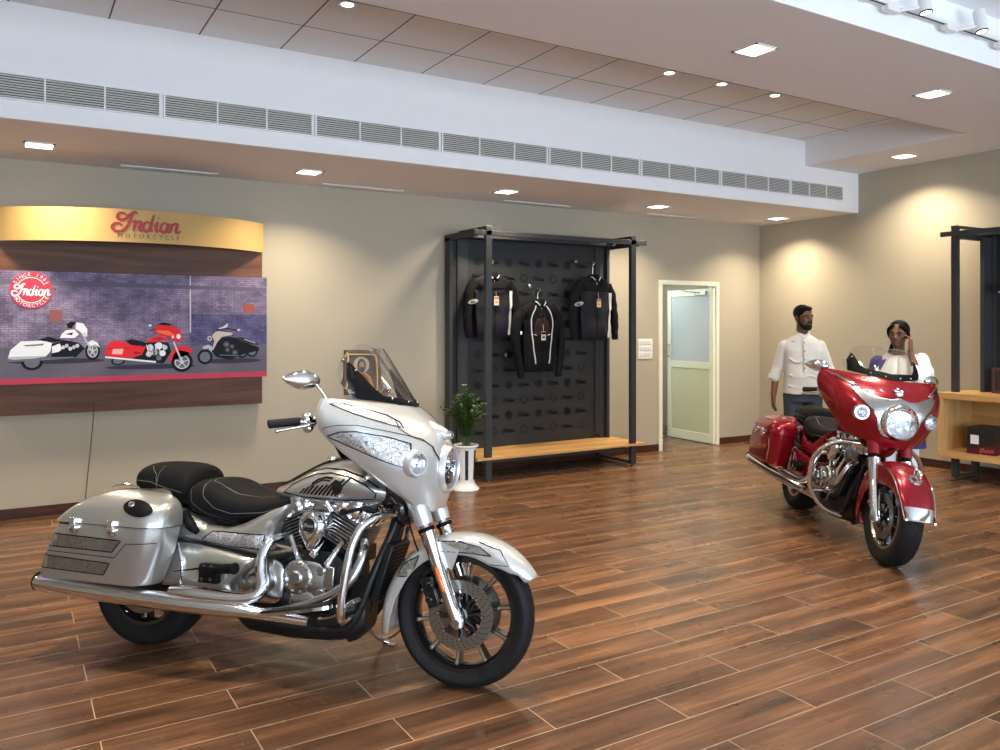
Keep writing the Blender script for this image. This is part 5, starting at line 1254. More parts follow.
# ---- jackets
JB = mat('jacket_black', (.007,.007,.008), .85, spec=.2, bump=.3, bscale=30); JN = mat('jacket_charcoal', (.018,.018,.023), .8, spec=.2, bump=.3, bscale=30); JW = mat('jacket_piping', (.62,.62,.60), .6); JR = mat('jacket_lining', (.035,.008,.010), .8)
TAGM = mat('tag_cream', (.72,.60,.42), .6); TAGO = mat('tag_orange', (.55,.20,.06), .6); PATCH = mat('patch_silver', (.42,.40,.34), .5)
def jacket(cx, ztop, h, w_, kind, label, hz, yy=7.60):
    t = empty('jacket', (cx, yy, ztop-h), 0, label, 'jacket', None)
    fn = lambda u, v, q: V((u, -q, v))
    # body outline, shoulders to hem (u across, v up)
    W2 = w_/2
    body = [(-W2*.62,0),(W2*.62,0),(W2*.66,h*.45),(W2*.60,h*.74),(W2*.78,h*.84),(W2*.62,h*.925),(W2*.26,h*.985),(W2*.17,h*.93),(-W2*.17,h*.93),(-W2*.26,h*.985),(-W2*.62,h*.925),(-W2*.78,h*.84),(-W2*.60,h*.74),(-W2*.66,h*.45)]
    b = MB(); pillow(b, body, fn, .03, .055, .10, .03, back=-.04)
    for i, p in enumerate(b.v): p.y += .006*math.sin(p.x*40+p.z*9)+.004*math.sin(p.z*33)
    bv = b.bvh(); jb = b.build('jacket_body', JN if kind != 'mid' else JB, t, angle=60)
    def on(u, v, off=.004):
        q = bv.ray_cast(V((u,-2,v)), V((0,1,0))); return (q[0] if q[0] else V((u,-.05,v)))+V((0,-off,0))
    for s in (-1,1):
        b = MB(); sp = [(s*W2*.66,.0,h*.85),(s*W2*.86,-.005,h*.72),(s*W2*.96,-.015,h*.48),(s*W2*(1.0 if kind != 'mid' else .92),-.03,h*.25),(s*W2*(.97 if kind != 'mid' else .78),-.045,h*(.03 if kind != 'mid' else -.05))]
        b.tube(sp, [.075,.068,.060,.052,.042], 16, smooth=6, flat=.8)
        for p in b.v: p.x += .004*math.sin(p.z*50)
        sl = b.build('sleeve', JB, t); b = MB(); b.tube([V(sp[-1])+V((0,0,.02)), V(sp[-1])+V((0,-.003,-.02))], [.045,.040], 16, flat=.8); b.build('cuff', JB, sl)
        if kind != 'mid':
            # light piping down the side of the sleeve
            b = MB(); Pq = [(W2*.60+.02, h*.74),(W2*.66,h*.5),(W2*.64,h*.25),(W2*.60,h*.04)] if s > 0 else None
            if Pq:
                Ls, Rs = line2(Pq, .030, False, 5); b.add([on(p.x,p.y,.012) for p in Ls]+[on(p.x,p.y,.012) for p in Rs], [(i,i+1,i+1+len(Ls),i+len(Ls)) for i in range(len(Ls)-1)]); b.build('side_piping', JW, jb, smooth=False, solid=.003)
        else:
            b = MB(); Ls, Rs = line2([(s*W2*.22,h*.93),(s*W2*.44,h*.74),(s*W2*.42,h*.5),(s*W2*.28,h*.12)], .013, False, 6); b.add([on(p.x,p.y,.004) for p in Ls]+[on(p.x,p.y,.004) for p in Rs], [(i,i+1,i+1+len(Ls),i+len(Ls)) for i in range(len(Ls)-1)]); b.build('front_piping', JW, jb, smooth=False, solid=.003)
    # yoke, collar, zip
    b = MB(); v, f = cut([(-W2*.60,h*.76),(W2*.60,h*.76),(W2*.75,h*.84),(W2*.6,h*.91),(W2*.22,h*.96),(-W2*.22,h*.96),(-W2*.6,h*.91),(-W2*.75,h*.84)], .03); b.add([on(p[0],p[1],.003) for p in v], f); b.build('shoulder_yoke', JB, jb, solid=.002)
    b = MB(); b.lathe([(.060,-.02),(.068,.02),(.062,.045),(.056,.045),(.060,.02),(.052,-.02)], (0,-.02,h*.955), (0,.15,1), 26, closed=True, rad=lambda a: 1+.15*abs(math.cos(a))); co = b.build('collar', JB, jb)
    b = MB()
    for s in (-1,1): b.tube([(s*.025,-.088,h*.93),(s*.055,-.075,h*.975),(s*.064,-.05,h*.99)], .006, 8, smooth=3)
    b.build('collar_piping', JW, co)
    b = MB(); zz = [h*(.02+.9*i/12) for i in range(13)]; b.add([on(-.004,z,.005) for z in zz]+[on(.004,z,.005) for z in zz], [(i,i+1,i+14,i+13) for i in range(12)]); b.build('zipper', BLACKM, jb, smooth=False, solid=.002)
    if kind == 'mid':
        b = MB(); v, f = cut([(-W2*.34,h*.52),(W2*.34,h*.52),(W2*.30,h*.66),(W2*.12,h*.82),(-W2*.12,h*.82),(-W2*.30,h*.66)], .03); b.add([on(p[0],p[1],.003) for p in v], f); b.build('chest_panel', JR, jb, solid=.002)
        for s in (-1,1):
            b = MB(); b.tube([on(s*W2*.36,h*.53,.006), on(s*W2*.22,h*.515,.006)], .005, 6); b.build('pocket_zip', JW, jb)
        b = MB(); c = V((-W2*.86,-.055,h*.55)); b.lathe([(0,.006),(.022,.004),(.025,0)], c+V((-.0,-.0,0)), (-.45,-1,0), 20); b.build('sleeve_badge', CHROMED, jb)
    else:
        b = MB(); c = V((-W2*.86,-.062,h*.56)); b.add([c+V((.055*math.cos(t_)*1.0, -.02-.01*math.cos(t_), .024*math.sin(t_)+.012*math.cos(t_))) for t_ in [2*PI*i/20 for i in range(20)]], [tuple(range(20))]); pt = b.build('winged_patch', PATCH, jb, smooth=False, solid=.004)
        b = MB(); put_script(b, lambda u, v: c+V((u*.9, -.025-.01*u, v+.2*u)), .028, .16); b.build('patch_script', BLACKM, pt, smooth=False)
        b = MB(); b.tube([on(.01,h*.74,.008), on(W2*.36,h*.745,.008)], .003, 6); b.build('pocket_zip', JR, jb)
    # hang tag on a string
    tz = h*.57 if kind != 'mid' else h*.50
    tp_ = on(.0, h*.90, .01); lo = on(.005, tz+.05, .02)
    b = MB(); b.tube([tp_, lo], .0025, 6); hs = b.build('tag_string', JW, jb)
    b = MB(); c = lo+V((0,0,-.045)); b.box(c, (.058,.004,.095)); b.build('hang_tag', TAGM, hs, smooth=False)
    b = MB(); b.box(c+V((0,-.003,.030)), (.056,.002,.026)); b.box(c+V((0,-.003,-.014)), (.030,.002,.018)); b.build('tag_print', TAGO if kind != 'mid' else BLACKM, hs, smooth=False)
    # hanger is a thing of its own
    g = empty('coat_hanger', (cx, yy, ztop-.05), 0, 'black wire hanger holding '+label.split(',')[0], 'hanger', None)
    hh = hz-(ztop-.05)
    b = MB(); b.tube([(-.15,.0,-.10),(-.06,0,-.02),(0,0,.015),(.06,0,-.02),(.15,0,-.10)], .010, 10, smooth=4); b.build('shoulder_bar', BLACKM, g)
    b = MB(); b.tube([(0,0,.01),(0,0,hh-.055),(.022,0,hh-.035),(.030,.0,hh-.012),(.012,0,hh),(-.010,0,hh-.008)], .0045, 8, smooth=5); b.build('hook', CHROMED, g)
    if kind != 'mid':
        b = MB(); b.tube([(0,0,hh-.008),(0,.10,hh-.004),(0,.135,hh-.004)], .006, 8); b.build('rail_pin', CHROMED, g)
    else:
        b = MB(); b.tube([(0,0,hh-.008),(0,7.735-yy,hh-.004)], .006, 8); b.build('rail_pin', CHROMED, g)
jacket(4.46, 2.14, .68, .62, 'side', 'charcoal jacket with a winged sleeve patch, leftmost on the display stand', 2.30, 7.58)
jacket(4.985, 1.86, .78, .62, 'mid', 'black jacket with white curved piping, lowest and middle on the display stand', 2.00, 7.46)
jacket(5.82, 2.16, .74, .60, 'side', 'charcoal jacket with pale side stripe, rightmost on the display stand', 2.33, 7.56)

# ================================================================ devotional picture
pc = empty('framed_picture', (3.075, YB, 1.12), 0, 'ornate framed picture of a robed figure behind the silver motorcycle windshield', 'picture')
b = MB(); fw_, fh = .20, .225
outer = [(-fw_,-fh),(fw_,-fh),(fw_,fh),(-fw_,fh)]
GLD = mat('frame_gold', (.60,.40,.14), .35, .7); FBR = mat('frame_brown', (.09,.04,.02), .4)
for m_, wd, y0, y1, o in ((FBR,.035,-.035,0,0),(GLD,.014,-.030,-.006,.035)):
    b = MB()
    X1, Z1 = fw_-o, fh-o
    b.bx(-X1,X1,y0,y1,Z1-wd,Z1); b.bx(-X1,X1,y0,y1,-Z1,-Z1+wd); b.bx(-X1,-X1+wd,y0,y1,-Z1+wd,Z1-wd); b.bx(X1-wd,X1,y0,y1,-Z1+wd,Z1-wd)
    b.build('outer_frame' if o == 0 else 'gold_liner', m_, pc, smooth=False, bevel=.006 if o == 0 else .002)
b = MB(); b.bx(-.155,.155,-.012,-.002,-.18,.18); pbk = b.build('picture_ground', mat('picture_umber', (.10,.06,.035), .5), pc, smooth=False)
def patch(poly, col, lay, nm):
    v, f = cut(poly, 5); q = MB(); q.add([V((p[0], -.0125-.0006*lay, p[1])) for p in v], f); q.build(nm, mat('ink_'+nm, col, .5), pbk, smooth=False)
patch(circ(-.01,.075,.085,.085), (.50,.46,.38), 1, 'halo'); patch(circ(-.01,.065,.048,.07), (.07,.03,.015), 2, 'hair')
patch([(-.12,-.18),(-.10,-.05),(-.05,.0),(.03,.0),(.09,-.05),(.13,-.18)], (.45,.26,.07), 2, 'robe'); patch([(-.05,-.18),(-.04,-.04),(.0,-.01),(.06,-.06),(.08,-.18)], (.30,.05,.04), 3, 'sash')
patch(circ(-.008,.065,.030,.042), (.42,.25,.14), 4, 'face'); patch([(-.032,.05),(-.018,.028),(.004,.028),(.018,.05),(-.007,.02)], (.06,.025,.015), 5, 'beard')

# ================================================================ planter by the display stand
pl = empty('potted_plant', (3.80,6.94,0), 0, 'bushy green plant in a tall white and black fluted floor vase', 'plant')
b = MB(); b.lathe([(0,0),(.128,0),(.132,.010),(.120,.024),(.092,.060),(.080,.088),(.082,.096),(.096,.395),(.100,.408),(.122,.418),(.126,.430),(.120,.438),(.102,.434),(.096,.395),(.06,.35),(0,.35)], n=48); vs_ = b.build('vase', mat('vase_white', (.83,.83,.82), .3, coat=.5), pl)
for k in range(6):
    a = 2*PI*k/6+.12; b = MB(); P = []
    for z in (.105,.25,.39):
        r_ = .0825+(z-.096)*.0468+.0015
        for da in (-.17,.17): P.append(V((r_*math.cos(a+da), r_*math.sin(a+da), z)))
    m_ = [V((.0850*math.cos(a),.0850*math.sin(a),.105)), V((.0918*math.cos(a),.0918*math.sin(a),.25)), V((.0984*math.cos(a),.0984*math.sin(a),.39))]
    b.add([P[0],m_[0],P[1],P[2],m_[1],P[3],P[4],m_[2],P[5]], [(0,1,4,3),(1,2,5,4),(3,4,7,6),(4,5,8,7)]); b.build('black_flute', BLACKG, vs_, smooth=False, solid=.004)
b = MB(); b.lathe([(0,.424),(.100,.42),(.096,.405)], n=30); b.build('soil', mat('soil', (.02,.014,.01), .95, bump=.6, bscale=120), pl)
GRN = mat('leaf_green', (.055,.12,.028), .5, var=.5, vscale=30); GR2 = mat('stem_green', (.07,.10,.03), .6)
random.seed(11)
for k in range(24):
    a = 2*PI*k/24*5; L = random.uniform(.34,.50); sp = random.uniform(.05,.29) if k > 2 else .02
    if k == 1: L = .58
    p0 = V((random.uniform(-.04,.04), random.uniform(-.04,.04), .42)); p2 = p0+V((math.cos(a)*sp, math.sin(a)*sp, L*(1 if sp < .15 else .8))); p1 = (p0+p2)/2+V((math.cos(a)*-.02,math.sin(a)*-.02,.05))
    path = crv([p0,p1,p2], None, 10); b = MB(); b.tube(path, [.004*(1-.6*i/len(path)) for i in range(len(path))], 6); stem = b.build('stem', GR2, pl)
    b = MB()
    for i, p in enumerate(path):
        if i < 4: continue
        for s_i in range(4):
            aa = a+PI/2*s_i+i*.9+random.uniform(-.3,.3); d_ = V((math.cos(aa), math.sin(aa), random.uniform(.1,.7))).normalized(); w2 = d_.cross(V((0,0,1))).normalized()*.015; ln_ = random.uniform(.035,.062)
            b.add([p, p+d_*ln_*.5+w2+V((0,0,.004)), p+d_*ln_, p+d_*ln_*.5-w2+V((0,0,.004)), p+d_*ln_*.5-V((0,0,.003))], [(0,1,4),(1,2,4),(2,3,4),(3,0,4)])
    b.build('leaflets', GRN, stem, smooth=False)

# ================================================================ oak cabinet stand on the right wall
cb = empty('display_stand', (8.55,3.9,0), 0, 'charcoal steel display stand with a thick oak shelf box, on the right wall', 'display stand')
CX = lambda x: x-8.55
CY = lambda y: y-3.9
y0, y1 = 2.75, 4.89
b = MB(); b.bx(CX(8.25), CX(8.82), CY(y0), CY(y1), .835, .90); b.build('shelf_top', OAKY, cb, smooth=False, bevel=.004)
b = MB(); b.bx(CX(8.25), CX(8.82), CY(y0), CY(y1), .235, .30); b.build('shelf_bottom', OAKY, cb, smooth=False, bevel=.004)
for yy in ((y1-.045,y1),(y0,y0+.045)):
    b = MB(); b.bx(CX(8.255), CX(8.82), CY(yy[0]), CY(yy[1]), .30, .835); b.build('side_board', wood('golden_oak_upright', (.50,.27,.09), (.66,.40,.16), 2, .45, .6), cb, smooth=False)
b = MB(); b.bx(CX(8.80), CX(8.82), CY(y0+.045), CY(y1-.045), .30, .835); b.build('back_board', OAKY, cb, smooth=False)
for y in (4.80, 2.84):
    b = MB(); b.bx(CX(8.385), CX(8.445), CY(y)-.03, CY(y)+.03, .90, 2.60); b.build('front_post', DARKM, cb, smooth=False, bevel=.003)
    b = MB(); b.bx(CX(8.385), CX(8.445), CY(y)-.03, CY(y)+.03, .02, .235); b.build('front_leg', DARKM, cb, smooth=False, bevel=.003)
    b = MB(); b.bx(CX(8.76), CX(8.82), CY(y)-.03, CY(y)+.03, .02, .235); b.build('rear_leg', DARKM, cb, smooth=False, bevel=.003)
    b = MB(); b.bx(CX(8.445), CX(8.76), CY(y)-.02, CY(y)+.02, .02, .045); b.build('foot_rail', DARKM, cb, smooth=False)
    b = MB(); b.bx(CX(8.385), CX(8.89), CY(y)-.03, CY(y)+.03, 2.60, 2.625); b.build('top_rail', DARKM, cb, smooth=False)
    b = MB(); b.bx(CX(8.76), CX(8.82), CY(y)-.20, CY(y)-.14, .90, 2.55); b.build('rear_post', DARKM, cb, smooth=False)
    for x in (8.415, 8.79):
        b = MB(); b.lathe([(0,0),(.02,0),(.022,.006),(.012,.02),(0,.02)], (CX(x),CY(y),0), n=18); b.build('levelling_foot', STEEL, cb)
b = MB(); b.bx(CX(8.36), CX(8.385), CY(2.62), CY(4.93), 2.515, 2.565); b.build('front_beam', DARKM, cb, smooth=False)
b = MB(); b.bx(CX(8.385), CX(8.84), CY(4.70), CY(4.76), 2.48, 2.55); b.bx(CX(8.385), CX(8.84), CY(2.88), CY(2.94), 2.48, 2.55); b.build('side_beam', DARKM, cb, smooth=False)
b = MB(); b.bx(CX(8.60), CX(8.84), CY(2.94), CY(4.70), 2.52, 2.55); b.build('canopy', DARKM, cb, smooth=False)
b = MB(); b.bx(CX(8.82), CX(8.84), CY(2.9), CY(4.66), .90, 2.52); b.build('back_panel', DARKP, cb, smooth=False)
b = MB(); b.bx(CX(8.62), CX(8.82), CY(4.62), CY(4.66), .90, 2.50); b.build('side_fin', DARKM, cb, smooth=False)
# white cap on a peg
cp = empty('cap', (8.66,4.36,1.93), R(165), 'white peaked cap cut by the right picture edge, on the oak stand', 'cap')
b = MB(); b.ell((0,0,.02), (.095,.08,.085), None, 28, 14, fn=lambda p: V((p.x,p.y,max(p.z,-.15)))); b.build('crown', PLASTW, cp)
b = MB(); n = 14; T0 = []; T1 = []
for i in range(n+1):
    a = R(-62+124*i/n); T0.append(V((.078*math.cos(a)+.0, .075*math.sin(a), .012))); T1.append(V((.078*math.cos(a)+.085*math.cos(a*.9), .085*math.sin(a), .0-.012*abs(math.sin(a)))))
b.grid([T0,[(p+q)/2+V((0,0,.010)) for p, q in zip(T0,T1)],T1]); b.build('visor', PLASTW, cp, solid=.005)
b = MB(); b.cyl((-.08,0,.04),(-.155,0,.035),.007,n=10); b.build('peg', STEEL, cp)
# box in the cabinet
bx_ = empty('helmet_box', (8.46,4.50,.30), R(4), 'black and maroon merchandise box inside the oak shelf', 'box')
b = MB(); b.bx(-.14,.14,-.135,.135,0,.27); bo = b.build('carton', mat('carton_black', (.018,.014,.014), .5), bx_, smooth=False, bevel=.003)
b = MB(); b.add([V((-.1412,-.135,0)),V((-.1412,.135,0)),V((-.1412,.135,.04)),V((-.1412,-.135,.11))], [(0,1,2,3)]); b.add([V((-.14,-.1362,.0)),V((-.14,-.1362,.11)),V((.14,-.1362,.11)),V((.14,-.1362,0))], [(0,1,2,3)]); b.build('maroon_band', mat('carton_maroon', (.10,.008,.012), .5), bo, smooth=False)
b = MB(); b.bx(-.1425,-.1405,.02,.10,.10,.19); b.build('white_sticker', PLASTW, bo, smooth=False)
b = MB(); put_script(b, lambda x, y: V((-.1425, -.055-x, .045+y+.1*x)), .05, .14); b.build('box_script', mat('box_script_pink', (.50,.10,.10), .5), bo, smooth=False)
# framed item on the top
ff = empty('framed_plaque', (8.60,4.36,.90), 0, 'small brown framed plaque standing on the oak shelf top', 'plaque')
b = MB(); b.bx(-.012,.012,-.17,.17,0,.03); b.bx(-.012,.012,-.17,.17,.23,.26); b.bx(-.012,.012,.14,.17,.03,.23); b.bx(-.012,.012,-.17,-.14,.03,.23); b.build('frame', mat('plaque_brown', (.085,.03,.028), .45), ff, smooth=False, bevel=.003)
b = MB(); b.bx(-.004,.004,-.14,.14,.03,.23); b.build('picture_face', mat('plaque_dark', (.03,.034,.032), .25), ff, smooth=False)
b = MB()
for i, (y, z, r_) in enumerate(((.06,.09,.026),(.0,.08,.03),(-.07,.09,.026))): b.lathe([(r_*.6,0),(r_,0)], (-.0055,y,z), (1,0,0), 20)
b.tube([(-.006,.06,.09),(-.006,.03,.12),(-.006,-.03,.12),(-.006,-.07,.09)], .006, 6); b.build('engraving', mat('plaque_grey', (.13,.15,.14), .5), ff, smooth=False)
# ================================================================ people (local frame: facing -y, x to their left, z up)
def capsule(mb, p0, p1, r0, r1, n=14):
    p0, p1 = V(p0), V(p1); d = (p1-p0); L = d.length; d = d/L if L > 1e-6 else V((0,0,1)); pr = []
    for i in range(5): a = -PI/2+PI/2*i/4; pr.append((max(1e-4, r0*math.cos(a)), r0*math.sin(a)))
    for i in range(5): a = PI/2*i/4; pr.append((max(1e-4, r1*math.cos(a)), L+r1*math.sin(a)))
    mb.lathe(pr, p0, d, n)
def chain(mb, pts, rs):
    for i in range(len(pts)-1): capsule(mb, pts[i], pts[i+1], rs[i], rs[i+1])
def remesh(o, vox, it=2, fac=.5):
    m = o.modifiers.new('remesh', 'REMESH'); m.mode = 'VOXEL'; m.voxel_size = vox; m.use_smooth_shade = True
    s = o.modifiers.new('smooth', 'SMOOTH'); s.iterations = it; s.factor = fac
def torso(mb, secs, n=28, e=2.4):
    mb.rings([[V((x, y, z)) for x, y in sup(cx, cy, rx, ry, n, e)] for z, cx, cy, rx, ry in secs])
def head(mb, c, tilt):
    """skull, jaw, nose, brows, lips, ears; c = centre of the skull, tilt a 3x3 rotation"""
    q = lambda x, y, z: V(c)+tilt @ V((x,y,z))
    mb.ell(q(0,.012,.018), (.076,.096,.094), tilt, 24, 16); mb.ell(q(0,-.022,-.045), (.060,.070,.066), tilt, 22, 14)
    mb.ell(q(0,-.048,-.088), (.034,.032,.024), tilt); mb.ell(q(0,-.062,.018), (.058,.030,.026), tilt)     # chin, forehead
    for s in (-1,1):
        mb.ell(q(s*.038,-.060,-.028), (.022,.022,.020), tilt); mb.ell(q(s*.032,-.083,.016), (.020,.010,.0065), tilt)   # cheek, brow
        mb.ell(q(s*.077,.012,-.012), (.009,.020,.031), tilt); mb.ell(q(s*.011,-.100,-.034), (.009,.010,.008), tilt)
    mb.tube([q(0,-.082,.012), q(0,-.094,-.012), q(0,-.106,-.030)], [.009,.010,.012], 10)
    mb.ell(q(0,-.090,-.055), (.024,.011,.0055), tilt); mb.ell(q(0,-.087,-.066), (.021,.011,.006), tilt)
def eyes(par, c, tilt):
    q = lambda x, y, z: V(c)+tilt @ V((x,y,z))
    for s in (-1,1):
        b = MB(); b.ell(q(s*.032,-.0795,.000), (.0125,.0075,.0060), tilt); e = b.build('eye', mat('eye_white', (.30,.25,.21), .5), par)
        b = MB(); b.ell(q(s*.032,-.0875,.000), (.006,.003,.0062), tilt); b.build('iris', mat('iris_brown', (.02,.01,.008), .2), e)
        b = MB(); b.tube([q(s*.014,-.094,.018), q(s*.032,-.095,.024), q(s*.052,-.082,.019)], [.003,.0045,.002], 8); b.build('eyebrow', HAIRM, e)
def hand(mb, wrist, d, palmn, curl=.5, L=.18, thumb=1):
    """d: direction of the fingers, palmn: palm normal; side = thumb side"""
    d = V(d).normalized(); n_ = V(palmn); n_ = (n_-d*n_.dot(d)).normalized(); s_ = d.cross(n_)*thumb; w = V(wrist)
    pl = w+d*.048
    mb.ell(pl, (1,1,1), None) if False else None
    for k in range(4):
        off = (-.030+.020*k)
        chain(mb, [w+s_*off*.55+d*.01, w+s_*off+d*.090], [.018,.013])
        base = w+s_*off+d*.090; ln_ = (.062,.072,.078,.070)[k]; a = curl*.55; p = [base]; dd = d
        for seg, fr in enumerate((.42,.33,.25)):
            rot = MX.Rotation(-a*(1+.35*seg)*thumb, 3, s_) ; dd = (dd*math.cos(a)+n_*math.sin(a)).normalized() if seg == 0 else (dd*math.cos(a)+(n_-dd*n_.dot(dd)).normalized()*math.sin(a)).normalized()
            p.append(p[-1]+dd*ln_*fr)
        chain(mb, p, [.0095,.0088,.0080,.0070])
    t0 = w+s_*.026+d*.022; t1 = t0+(s_*.8+d*.6+n_*.25).normalized()*.034; t2 = t1+(s_*.25+d*.85+n_*.3).normalized()*.030; t3 = t2+(d*.9+n_*.35-s_*.05).normalized()*.024
    chain(mb, [t0,t1,t2,t3], [.013,.0115,.0098,.0085])
SKIN = mat('brown_skin', (.17,.080,.048), .55, var=.06, vscale=20, spec=.4)
HAIRM = mat('black_hair', (.005,.004,.004), .5, bump=.4, bscale=200, spec=.12)
SHIRT = mat('white_shirt', (.72,.71,.70), .85, bump=.25, bscale=14, var=.03)
JEANS = mat('blue_grey_jeans', (.055,.070,.095), .85, bump=.2, bscale=120, var=.25, vscale=7)
SHOE = mat('shoe_leather', (.02,.015,.012), .4)
I3 = MX.Identity(3)

# ---- man: 1.78 m, arms down, head turned to his left
mx_, my_ = 6.86, 5.46
man = empty('person', (mx_,my_,0), math.atan2(-mx_,my_)*1.0, 'bearded person in a white button shirt and jeans, standing behind the red motorcycle', 'person')
man.rotation_euler.z = math.atan2(my_, mx_)-PI/2+R(8)
HC = (0.005,-.012,1.675); HT = MX.Rotation(R(32), 3, 'Z') @ MX.Rotation(R(4), 3, 'X')
b = MB(); head(b, HC, HT)
chain(b, [(0,.022,1.62),(0,.018,1.54),(0,.02,1.47)], [.057,.056,.075])
torso(b, [(1.47,0,.02,.11,.07),(1.43,0,.015,.165,.095),(1.36,0,.01,.178,.108),(1.20,0,.0,.160,.105),(1.06,0,-.01,.152,.110),(.95,0,0,.168,.112),(.88,0,.01,.165,.115)])
Rsh, Rel, Rwr = (-.160,.02,1.385), (-.248,.045,1.13), (-.285,-.02,.885)
Lsh, Lel, Lwr = (.160,.02,1.385), (.252,.03,1.14), (.225,-.165,.985)
chain(b, [Rsh,Rel,Rwr], [.045,.040,.028]); chain(b, [Lsh,Lel,Lwr], [.045,.040,.028])
hand(b, Rwr, (-.03,-.12,-1), (1,.25,0), .45, thumb=-1); hand(b, Lwr, (-.25,-.75,-.45), (-.3,-.2,-1), .7, thumb=1)
for s in (-1,1): chain(b, [(s*.095,.01,.90),(s*.10,-.0,.50),(s*.105,.02,.10)], [.088,.058,.040]); chain(b, [(s*.105,.03,.055),(s*.12,-.11,.035)], [.042,.032])
body = b.build('body', SKIN, man); remesh(body, .0062, 2, .4); eyes(man, HC, HT)
q = lambda x, y, z: V(HC)+HT @ V((x,y,z))
b = MB(); b.ell(q(0,.022,.040), (.084,.099,.086), HT, 28, 18, fn=lambda p: V((p.x, max(p.y,-.86), p.z if p.z > -.6 else -.6))); b.ell(q(0,-.040,.088), (.062,.044,.026), HT)
for s in (-1,1): b.tube([q(s*.074,-.012,.030), q(s*.075,-.018,.0), q(s*.072,-.028,-.03)], [.014,.010,.007], 8)
hr = b.build('hair', HAIRM, man); remesh(hr, .006, 3)
b = MB()
b.ell(q(0,-.050,-.092), (.044,.042,.034), HT); b.tube([q(-.072,-.012,-.030), q(-.062,-.034,-.068), q(-.034,-.066,-.098), q(0,-.080,-.110), q(.034,-.066,-.098), q(.062,-.034,-.068), q(.072,-.012,-.030)], [.007,.013,.019,.022,.019,.013,.007], 10, smooth=3)
b.tube([q(-.030,-.090,-.066), q(-.018,-.102,-.046), q(0,-.106,-.043), q(.018,-.102,-.046), q(.030,-.090,-.066)], [.005,.0075,.007,.0075,.005], 8, smooth=3)
hb = b.build('beard', HAIRM, man); remesh(hb, .005, 2)
b = MB()
torso(b, [(1.515,0,.022,.060,.060),(1.49,0,.022,.085,.072),(1.455,0,.018,.145,.090),(1.42,0,.014,.178,.104),(1.34,0,.006,.188,.120),(1.20,0,-.004,.178,.120),(1.08,0,-.012,.180,.130),(.98,0,-.01,.190,.134),(.905,0,-.008,.196,.138)])
chain(b, [(-.170,.02,1.385),(-.245,.042,1.15),(-.266,.022,1.06)], [.060,.057,.052]); chain(b, [(.170,.02,1.385),(.250,.03,1.15),(.255,-.04,1.09)], [.060,.057,.052])
for i, p in enumerate(b.v): p += V((.005*math.sin(p.z*37+p.x*13), .006*math.sin(p.z*29+p.x*21), .006*math.sin(p.x*22) if p.z < .95 else 0))
b.tube([(-.15,-.115,1.10),(-.05,-.138,1.06),(.06,-.140,1.09),(.15,-.115,1.04)], .006, 8, smooth=4); b.tube([(-.16,-.10,1.27),(-.08,-.125,1.22),(-.02,-.130,1.24)], .006, 8, smooth=4); b.tube([(.16,-.10,1.25),(.08,-.125,1.19),(.03,-.130,1.21)], .006, 8, smooth=4); b.tube([(-.16,-.115,.99),(-.04,-.140,.965),(.08,-.138,.99)], .006, 8, smooth=4)
sh = b.build('shirt', SHIRT, man); remesh(sh, .008, 2)
b = MB()
for p0, p1, r_ in (((-.272,.030,1.095),(-.279,.018,1.045),.056),((.266,-.018,1.11),(.259,-.055,1.075),.056)): b.tube([p0, p1], r_, 20)
b.build('rolled_cuff', SHIRT, sh)
b = MB(); b.tube([(-.055,-.020,1.515),(-.058,.03,1.53),(0,.080,1.535),(.058,.03,1.53),(.055,-.020,1.515),(.02,-.055,1.478),(0,-.066,1.465),(-.02,-.055,1.478),(-.055,-.020,1.515)], .011, 10, smooth=4); b.build('collar', SHIRT, sh)
b = MB(); b.grid([[V((-.013,-.075-.055*min(1,(1.47-z)/.12),z)), V((.013,-.075-.055*min(1,(1.47-z)/.12),z))] for z in [1.46-.05*i for i in range(12)]]); pk = b.build('button_placket', SHIRT, sh, solid=.006)
for i in range(6):
    z = 1.42-.085*i; b = MB(); b.lathe([(0,.004),(.006,.003),(.0065,0)], (0,-.080-.055*min(1,(1.47-z)/.12),z), (0,-1,0), 14); b.build('button', mat('button_dark', (.03,.03,.05), .4), pk)
b = MB(); torso(b, [(1.0,0,0,.160,.115),(.92,0,0,.178,.125),(.86,0,.005,.176,.125),(.82,0,.005,.170,.12)])
for s in (-1,1): chain(b, [(s*.092,.005,.88),(s*.10,-.0,.50),(s*.108,.02,.09)], [.100,.075,.066])
tr_ = b.build('trousers', JEANS, man); remesh(tr_, .009, 2)
for s in (-1,1):
    b = MB(); b.rings([[V((s*.115+x, y, z)) for x, y in sup(0,cy,rx,ry,18,2.6)] for z, cy, rx, ry in ((.0,-.035,.046,.135),(.02,-.035,.05,.14),(.05,-.02,.046,.115),(.09,.03,.04,.06))]); b.build('shoe', SHOE, man)

# ---- woman: 1.62 m, left hand raised to her ear
wx_, wy_ = 6.57, 4.24
wom = empty('person', (wx_,wy_,0), 0, 'person in a white shawl over a navy top, hand to ear, beside the red motorcycle', 'person')
wom.rotation_euler.z = math.atan2(wy_, wx_)-PI/2+R(-4)
HC = (0,-.010,1.518); HT = MX.Rotation(R(-10), 3, 'Z') @ MX.Rotation(R(3), 3, 'X')
b = MB(); head(b, HC, HT)
chain(b, [(0,.022,1.46),(0,.02,1.39),(0,.02,1.34)], [.048,.046,.062])
torso(b, [(1.335,0,.02,.095,.062),(1.30,0,.018,.150,.085),(1.22,0,.005,.155,.105),(1.08,0,.0,.132,.098),(.98,0,0,.130,.10),(.88,0,.01,.165,.115),(.80,0,.01,.165,.115)])
Rsh, Rel, Rwr = (-.172,.02,1.275), (-.225,.03,1.02), (-.14,-.15,.92)
Lsh, Lel, Lwr = (.172,.02,1.275), (.165,-.175,1.15), (.098,-.135,1.375)
